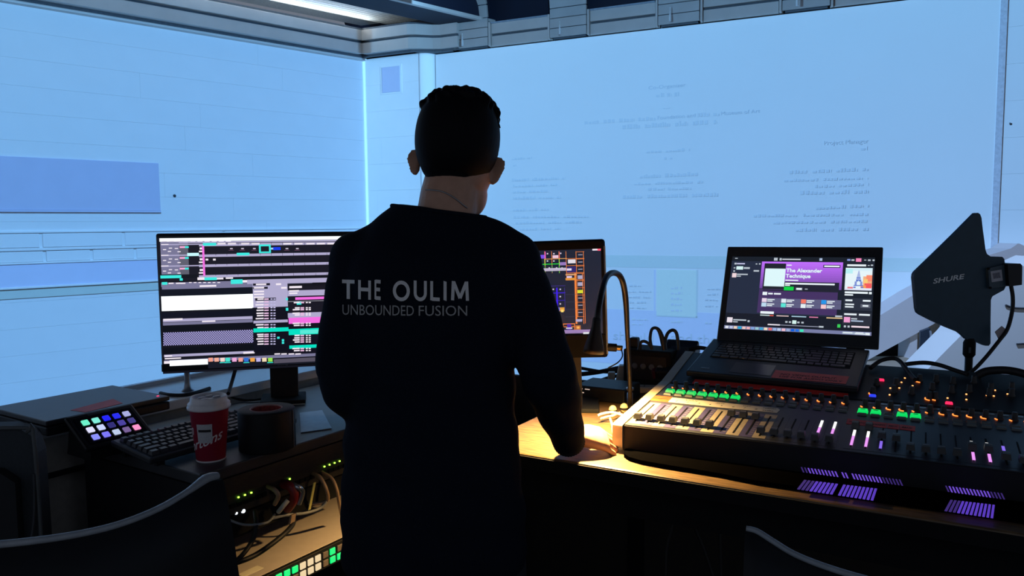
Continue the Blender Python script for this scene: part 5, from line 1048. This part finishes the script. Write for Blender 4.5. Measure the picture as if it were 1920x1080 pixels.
for s in (-1, 1):
    obj('eye', MB().ell(HD.p(.030*s, .0915, -.004), HD.x*.008, HD.y*.006, HD.z*.0045, 12, 8), mat('eye_white', (.6, .6, .58), .3), man)
# --- hair: cropped cap with loose curls on the crown
hb_ = MB(); rnd3 = random.Random(11)
def sgn(v, e): return (1 if v >= 0 else -1)*abs(v)**e
def hdir(a, t_):                                            # squarish skull outline
    return HD.x*(.0895*sgn(math.cos(a), .86)*abs(math.sin(t_))**.72) + HD.y*(.1035*sgn(math.sin(a), .92)*abs(math.sin(t_))**.8) + HD.z*(.1000*sgn(math.cos(t_), .92))
rings_h = []
for j in range(1, 26):
    t_ = math.pi*j/30; ring_ = []
    for k in range(48):
        a = 2*math.pi*k/48; g = 1.0; zz_ = math.cos(t_); fr2 = math.sin(a)
        if fr2 > .25 and zz_ < .5: g = .90 - .12*min(1, (.5-zz_))
        ring_.append(hc + hdir(a, t_)*g)
    rings_h.append(ring_)
hb_.loft(rings_h[::-1])
hb_.ell(pd(850, 302, 1.628), X_*.071, Y_*.050, Z_*.058, 24, 16)      # nape
for k in range(240):
    a = rnd3.random()*2*math.pi; t_ = rnd3.random()**.7*.88
    p = hc + hdir(a, t_)*.985; d = (p-hc).normalized(); tv = d.cross(V((rnd3.random()-.5, rnd3.random()-.5, rnd3.random()-.5))).normalized(); m_ = .006*rnd3.random()
    hb_.tube([p-d*.004, p+d*(.002+m_)+tv*.008, p+d*(.001+m_)+tv*.017, p-d*.006+tv*.024], [.0055, .0055, .005, .0035], 7, True, 2)
hair = add_mesh('hair', remesh(hb_, .003, 3, .5), HAIRM, man)
b = MB()
for (x0, y0, x1, y1, bow) in ((842, 178, 868, 167, -8), (855, 172, 886, 172, -9), (848, 173, 862, 163, -3), (866, 172, 884, 167, -7), (884, 178, 905, 186, -8), (900, 183, 916, 180, -6), (912, 186, 926, 203, -9), (906, 182, 928, 196, -8), (878, 175, 898, 182, -7), (838, 182, 850, 170, -3), (920, 200, 936, 222, -5), (926, 215, 938, 240, -3), (822, 186, 842, 178, -3), (890, 172, 908, 186, -6)):
    p0, p2 = pd(x0, y0, 1.645), pd(x1, y1, 1.645); p1 = pd((x0+x1)/2, (y0+y1)/2+bow, 1.64); b.tube([p0, p1, p2], [.0022, .0018, .0012], 6, True, 6)
o = obj('loose_curls', b, HAIRM, hair); o['kind'] = 'stuff'
# necklace
nl = [pd(x, y, d) for x, y, d in ((779, 364, 1.66), (788, 358, 1.615), (806, 357, 1.592), (828, 360, 1.583), (850, 370, 1.585), (866, 382, 1.592))]
bv2 = BVHTree.FromPolygons([v.co+feet for v in body.data.vertices], [tuple(p.vertices) for p in body.data.polygons]); q = []
for x, y in ((779, 366), (786, 359), (798, 356), (812, 356.5), (828, 359), (842, 365), (856, 374), (868, 384), (876, 390)):
    d = ray(x, y).normalized(); h = bv2.ray_cast(CAM, d)
    if h[0]: q.append(h[0]-d*.0015)
obj('necklace', MB().tube(q, .0016, 6, True, 5), mat('grey_chain', (.35, .35, .36), .35, .8), man)
# ================================================================ CHAIRS, BAG, BOXES AND CABLES
def chair(label, rim, drop, zseat, seatc, yaw):
    """rim: world points of the backrest top edge, left to right"""
    c = thing('office_chair', label, 'chair', V((seatc.x, seatc.y, 0))); F_ = yawfr(seatc, yaw)
    SH_ = mat('chair_shell', (.008, .009, .012), .6, spec=.3); RIM = mat('chair_rim', (.30, .33, .36), .42, spec=.6)
    n = len(rim); th = .022
    def off(i): t_ = rim[min(i+1, n-1)]-rim[max(i-1, 0)]; t_ = V((t_.x, t_.y, 0)).normalized(); return V((-t_.y, t_.x, 0))
    rings_ = []
    for i, p in enumerate(rim):
        o_ = off(i); r = []
        for k in range(7):
            f_ = k/6; r.append(p + V((0, 0, -.012-drop*f_)) + o_*(.05*math.sin(math.pi*f_)*-.5))
        r += [q + o_*th for q in r[::-1]]; rings_.append(r)
    obj('backrest', MB().loft(rings_), SH_, c)
    obj('top_rim', MB().tube([p + off(i)*(th/2) + V((0, 0, -.008)) for i, p in enumerate(rim)], [.004]+[.0045]*(n-3)+[.0075, .006], 10, True, 4), RIM, c)
    obj('seat', MB().box(F_, -.24, .24, -.22, .24, zseat-.06, zseat), SH_, c, bevel=.03, seg=3)
    mid = rim[n//2]; obj('back_bracket', MB().tube([F_.p(0, -.1, zseat-.05), V((mid.x, mid.y, zseat-.03)).lerp(F_.p(0, -.2, zseat-.04), .4), V((mid.x, mid.y, mid.z-drop+.03))], .018, 10), BLACK, c)
    obj('column', MB().lathe(F_, [(.05, .07), (.03, .1), (.03, zseat-.06)], 16), BLACK, c)
    for k in range(5):
        a = 2*math.pi*k/5; e_ = F_.p(.27*math.cos(a), .27*math.sin(a), .06)
        obj('base_arm', MB().tube([F_.p(0, 0, .10), F_.p(.14*math.cos(a), .14*math.sin(a), .085), e_], [.025, .02, .015], 10), BLACK, c)
        obj('castor', MB().lathe(Fr(e_-V((0, 0, .033))-V((-math.sin(a), math.cos(a), 0))*.012, (math.cos(a), math.sin(a), 0), (0, 0, 1), (-math.sin(a), math.cos(a), 0)), [(.027, 0), (.027, .024)], 16), RUBBER, c)
    return c
rim1 = [at_d(x, y, d) for x, y, d in ((-190, 1024, .80), (-60, 1018, .83), (60, 1007, .87), (160, 992, .92), (240, 972, .97), (310, 944, 1.03), (362, 914, 1.09), (398, 889, 1.14), (418, 884, 1.165))]
chair('black office chair with curved backrest in the left foreground', rim1, .46, .46, V((rim1[4].x-.06, rim1[4].y+.22, 0)), 24)
rim2 = [at_d(x, y, d) for x, y, d in ((1397, 986, 1.16), (1412, 990, 1.155), (1440, 1008, 1.13), (1480, 1032, 1.09), (1540, 1056, 1.04), (1620, 1080, .99), (1720, 1102, .94), (1850, 1120, .90))]
rim2 = rim2[:]
chair('black office chair cut off by the bottom right edge', rim2, .44, .46, V((rim2[4].x+.10, rim2[4].y+.24, 0)), -20)
# soft case standing on the far left
BF = yawfr(at_h(20, 1000, .45), 50); bg = thing('equipment_bag', 'dark blue grey equipment bag with a cord standing left of the counter', 'bag', at_d(10, 1000, 1.55)*1)
bg.location = V((at_d(0, 900, 1.62).x, at_d(0, 900, 1.62).y, 0)); BGM = mat('dark_blue_fabric', (.018, .026, .034), .7, bump=.3, scale=200); g = yawfr(bg.location, 12)
zt1 = at_d(40, 800, 1.62).z; xr = g.l(at_d(68, 860, 1.62)).x
pr_ = [(-.45, .02), (xr-.02, .02), (xr-.004, .1), (xr, .5), (xr-.002, zt1-.06), (xr-.012, zt1-.02), (xr-.04, zt1), (-.45, zt1+.012)]
GV = Fr(g.o, g.x, g.z, -g.y)
obj('bag_body', MB().prism(GV, pr_, -.05, 0), BGM, bg, bevel=.012, seg=3)
xi = g.l(at_d(36, 900, 1.62)).x; obj('front_pocket', MB().prism(GV, [(-.42, .06), (xi, .06), (xi, zt1-.11), (xi-.03, zt1-.085), (-.42, zt1-.07)], 0, .03), mat('darker_fabric', (.008, .010, .013), .8), bg, bevel=.012)
obj('piping', MB().tube([GV.p(-.45, zt1+.012, .004), GV.p(xr-.06, zt1, .004), GV.p(xr-.018, zt1-.012, .004), GV.p(xr-.004, zt1-.06, .004), GV.p(xr-.004, .3, .004)], .0045, 8, True, 4), mat('grey_piping', (.07, .08, .085), .5), bg)
obj('cord', MB().tube([GV.p(xr-.008, zt1-.10, .008), GV.p(xr-.012, zt1-.20, .012), GV.p(xr-.03, zt1-.30, .02), GV.p(xr-.05, zt1-.40, .02), GV.p(xr-.06, zt1-.6, .02)], .003, 6), GREYP, bg)
# boxes behind the console
def rp(x, y, z): return at_h(x, y, z)
def flatbox(name, label, cat, base, yaw, w_, d_, h_, M, tilt=0, roll_=0):
    f_ = yawfr(base, yaw); t = thing(name, label, cat, base); return f_, t
bc0 = at_d(1266, 666, 2.62); tk = math.radians(32); yv = _n0*math.cos(tk)+_zz*math.sin(tk); IB = Fr(bc0, _u, yv, _u.cross(yv))
t = thing('interface_box', 'black interface box with maroon side leaning among the cables behind the console', 'interface box', V((bc0.x, bc0.y, .86)))
obj('case', MB().box(IB, -.050, .062, -.085, .085, -.05, 0), mat('black_glossy_case', (.010, .012, .016), .35), t, bevel=.006)
obj('screen_window', MB().box(IB, -.025, .045, -.055, .045, 0, .0012), mat('grey_window', (.035, .042, .052), .3), t, bevel=.0005)
obj('maroon_side', MB().box(IB, -.062, -.050, -.085, .075, -.048, -.004), mat('maroon_plastic', (.075, .012, .025), .5), t, bevel=.003)
obj('support', MB().box(Fr((bc0.x, bc0.y, .86), _u, _n0, (0, 0, 1)), -.04, .05, .0, .05, 0, IB.p(0, -.04, -.05).z-.86+.02), BLACKM, t)
pb0 = rp(1212, 728, .86); f2 = yawfr(pb0, -30); t = thing('power_supply', 'black power supply block left of the maroon box on the table', 'power supply', pb0)
zt2 = .185; obj('case', MB().box(f2, -.085, .085, 0, .12, 0, .13), BLACKM, t, bevel=.006); obj('socket_panel', MB().box(f2, -.06, .07, -.004, 0, .03, .11), BLACK, t)
for i in range(4): obj('socket', MB().lathe(Fr(f2.p(-.04+.03*i, -.004, .075), f2.x, f2.z, -f2.y), [(.010, 0), (.010, .003), (.006, .003)], 12), mat('grey_socket', (.10, .10, .11), .4), t)
obj('plug', MB().box(f2, -.075, -.045, .03, .06, .13, .165), BLACK, t, bevel=.005)
D2 = 2.50
cable('tall looped black lead rising above the power supply', [at_d(1223, 655, D2), at_d(1219, 636, D2), at_d(1222, 618, D2), at_d(1230, 615, D2), at_d(1237, 622, D2), at_d(1243, 640, D2), at_d(1246, 656, D2)], [.005, .005, .005, .005, .007, .009, .009])
cable('looped black lead on top of the maroon box', [at_d(1246, 654, D2), at_d(1247, 640, D2), at_d(1252, 625, D2), at_d(1261, 619, D2), at_d(1268, 624, D2), at_d(1271, 640, D2), at_d(1272, 656, D2)], .0055)
cable('low looped black lead on the power supply', [at_d(1199, 656, D2), at_d(1201, 643, D2), at_d(1208, 640, D2), at_d(1217, 645, D2), at_d(1223, 655, D2)], [.008, .005, .005, .005, .005])
def dc(pts, dz=.0): return [rp(x, y, z)+V((0, 0, 0)) for x, y, z in pts]
cable('thick black cable running from the monitor towards the console', dc([(1085, 702, .88), (1120, 698, .89), (1160, 690, .895), (1200, 684, .90)]), .008)
cable('black cable sagging in front of the monitor foot', dc([(1082, 715, .875), (1115, 716, .875), (1150, 706, .875), (1190, 700, .875)]), .007)
cable('black cable crossing behind the lamp', dc([(1088, 690, .885), (1130, 697, .875), (1170, 698, .872), (1215, 706, .872)]), .006)
cable('black lead running behind the laptop', [at_d(1290, 655, 2.6), at_d(1310, 652, 2.6), at_d(1330, 655, 2.58), at_d(1352, 660, 2.55)], .007)
cable('thin lead hanging from the monitor side connector', [at_d(1165, 655, 2.3), at_d(1167, 668, 2.28), at_d(1158, 680, 2.26), at_d(1140, 690, 2.26)], .002)
sc_ = thing('cable_connector', 'brass and black plug sticking out of the right monitor side', 'connector', at_d(1142, 652, 2.31))
obj('shell', MB().tube([at_d(1138, 651, 2.31), at_d(1156, 652, 2.31)], .012, 10, True, 1), BLACK, sc_); obj('tip', MB().tube([at_d(1156, 652, 2.31), at_d(1167, 653, 2.31)], .008, 10, True, 1), mat('brass', (.5, .33, .12), .35, .9), sc_)
CRM = mat('cream_plastic', (.50, .44, .37), .5, var=.05)
cm = thing('white_adapter', 'cream video adapter with printed badge lying left of the console', 'adapter', rp(1200, 737, .86)); wf = yawfr(rp(1205, 738, .86), -14)
obj('case', MB().box(wf, -.055, .075, 0, .055, 0, .020), CRM, cm, bevel=.006, seg=3)
obj('badge', MB().box(wf, -.03, .005, .012, .045, .020, .0206), mat('badge_print', (.12, .11, .10), .6), cm); obj('badge_face', MB().box(wf, -.027, .002, .015, .042, .0206, .0209), CRM, cm)
obj('plug_hood', MB().box(wf, -.085, -.055, .012, .045, 0, .018), CRM, cm, bevel=.004)
obj('lead', MB().tube([wf.p(-.08, .028, .010), wf.p(-.11, .035, .012), wf.p(-.15, .05, .012), wf.p(-.185, .058, .011)], .008, 10), CRM, cm)
c2 = thing('white_adapter', 'second cream adapter standing on end behind the lamp neck', 'adapter', rp(1178, 722, .86)); wf2 = yawfr(rp(1180, 722, .86), -10)
obj('case', MB().taper(wf2, -.05, .05, 0, .05, 0, .065, .008, .004, .004), CRM, c2, bevel=.005); obj('strain_relief', MB().box(wf2, -.075, -.05, .01, .04, .01, .04), CRM, c2, bevel=.004)
WHC = mat('white_thin_cable', (.75, .68, .55), .45)
cable('white lead arching from behind the hand to the console cheek', dc([(1121, 779, .885), (1130, 775.5, .89), (1148, 773, .895), (1163, 777, .89), (1178, 782, .885)]), .0035, WHC)
cable('white lead under the arching one left of the console', dc([(1127, 785, .87), (1140, 781, .872), (1150, 779, .875), (1162, 774, .875)]), .0035, WHC)
cable('white lead dropping beside the fingers to the table', dc([(1144, 785, .885), (1148, 797, .88), (1150, 812, .872), (1156, 826, .866), (1166, 833, .8645), (1180, 835, .8645)]), .0032, WHC)
cable('short white lead joining the console cheek beside the fingers', dc([(1150, 806, .872), (1157, 806, .872), (1162, 807, .872)]), .003, WHC)
for i, (x, y) in enumerate(((1149, 770), (1170, 766))):
    g2 = rp(x, y, .872); t = thing('cable_clip', ['left', 'right'][i]+' cream cable clip beside the lamp base', 'clip', V((g2.x, g2.y, .86)))
    obj('body', MB().ell(V((g2.x, g2.y, .8745)), X_*.012, Y_*.008, Z_*.014, 14, 10), mat('cream_clip', (.62, .50, .28), .5), t); obj('band', MB().lathe(Fr((g2.x, g2.y, .870), (1, 0, 0), (0, 1, 0), (0, 0, 1)), [(.0124, 0), (.0124, .005)], 14), BLACK, t)
# small black device left of the lamp and its lights
dv = rp(1115, 752, .86); t = thing('stage_box', 'low black device with pale light slots behind the person\'s hand', 'device', dv); df = yawfr(dv, -30)
obj('case', MB().box(df, -.07, .10, 0, .14, 0, .045), BLACK, t, bevel=.004)
for x, z_ in ((-.05, .034), (-.025, .034), (-.045, .022)): obj('light_slot', MB().box(df, x-.008, x+.008, -.002, 0, z_, z_+.0025), glow('pale_slot_light', (.8, .6, .5), .8), t)
# cables on top of the console edge and behind it
def bc(pts): return [MU.p(*MU.pick(x, y, z), z) for x, y, z in pts]
cable('black cable draped over the back of the console beside the laptop', bc([(1632, 690, .012), (1652, 676, .02), (1676, 672, .022), (1690, 680, .02), (1705, 700, .012), (1716, 712, .012)]), .006)
cable('black cable lying along the rear edge of the console', bc([(1690, 684, .012), (1730, 680, .014), (1760, 684, .014), (1790, 694, .012), (1815, 702, .010)]), .006)
cable('bundle of black cable humped at the right rear of the console', bc([(1832, 704, .01), (1850, 696, .022), (1880, 694, .026), (1905, 697, .024), (1930, 704, .018)]), .011)
cable('black lead from the monitor foot across the left desk', [LD.p(*LD.sh(0, 0, .006).pick(x, y), .006) for x, y in ((428, 742), (445, 748), (470, 750), (500, 747))], .004)
cable('black lead hanging behind the left monitor', [at_d(442, 690, 2.44), at_d(436, 712, 2.42), at_d(428, 738, 2.35)], .006)
# leads hanging under the table
HG = mat('under_table_lead', (.008, .008, .008), .6)
for i, (pts_, lb_) in enumerate((([(1265, 935, 1.95), (1262, 980, 1.95), (1250, 1030, 1.95), (1248, 1090, 1.95)], 'left of the three leads hanging under the wooden table'), ([(1292, 930, 1.95), (1300, 980, 1.95), (1320, 1030, 1.95), (1340, 1090, 1.95)], 'middle of the three leads hanging under the wooden table'), ([(1348, 940, 1.95), (1350, 1000, 1.95), (1352, 1090, 1.95)], 'right of the three leads hanging under the wooden table'))):
    cable('black lead, '+lb_, [at_d(*p) for p in pts_], .004, HG)
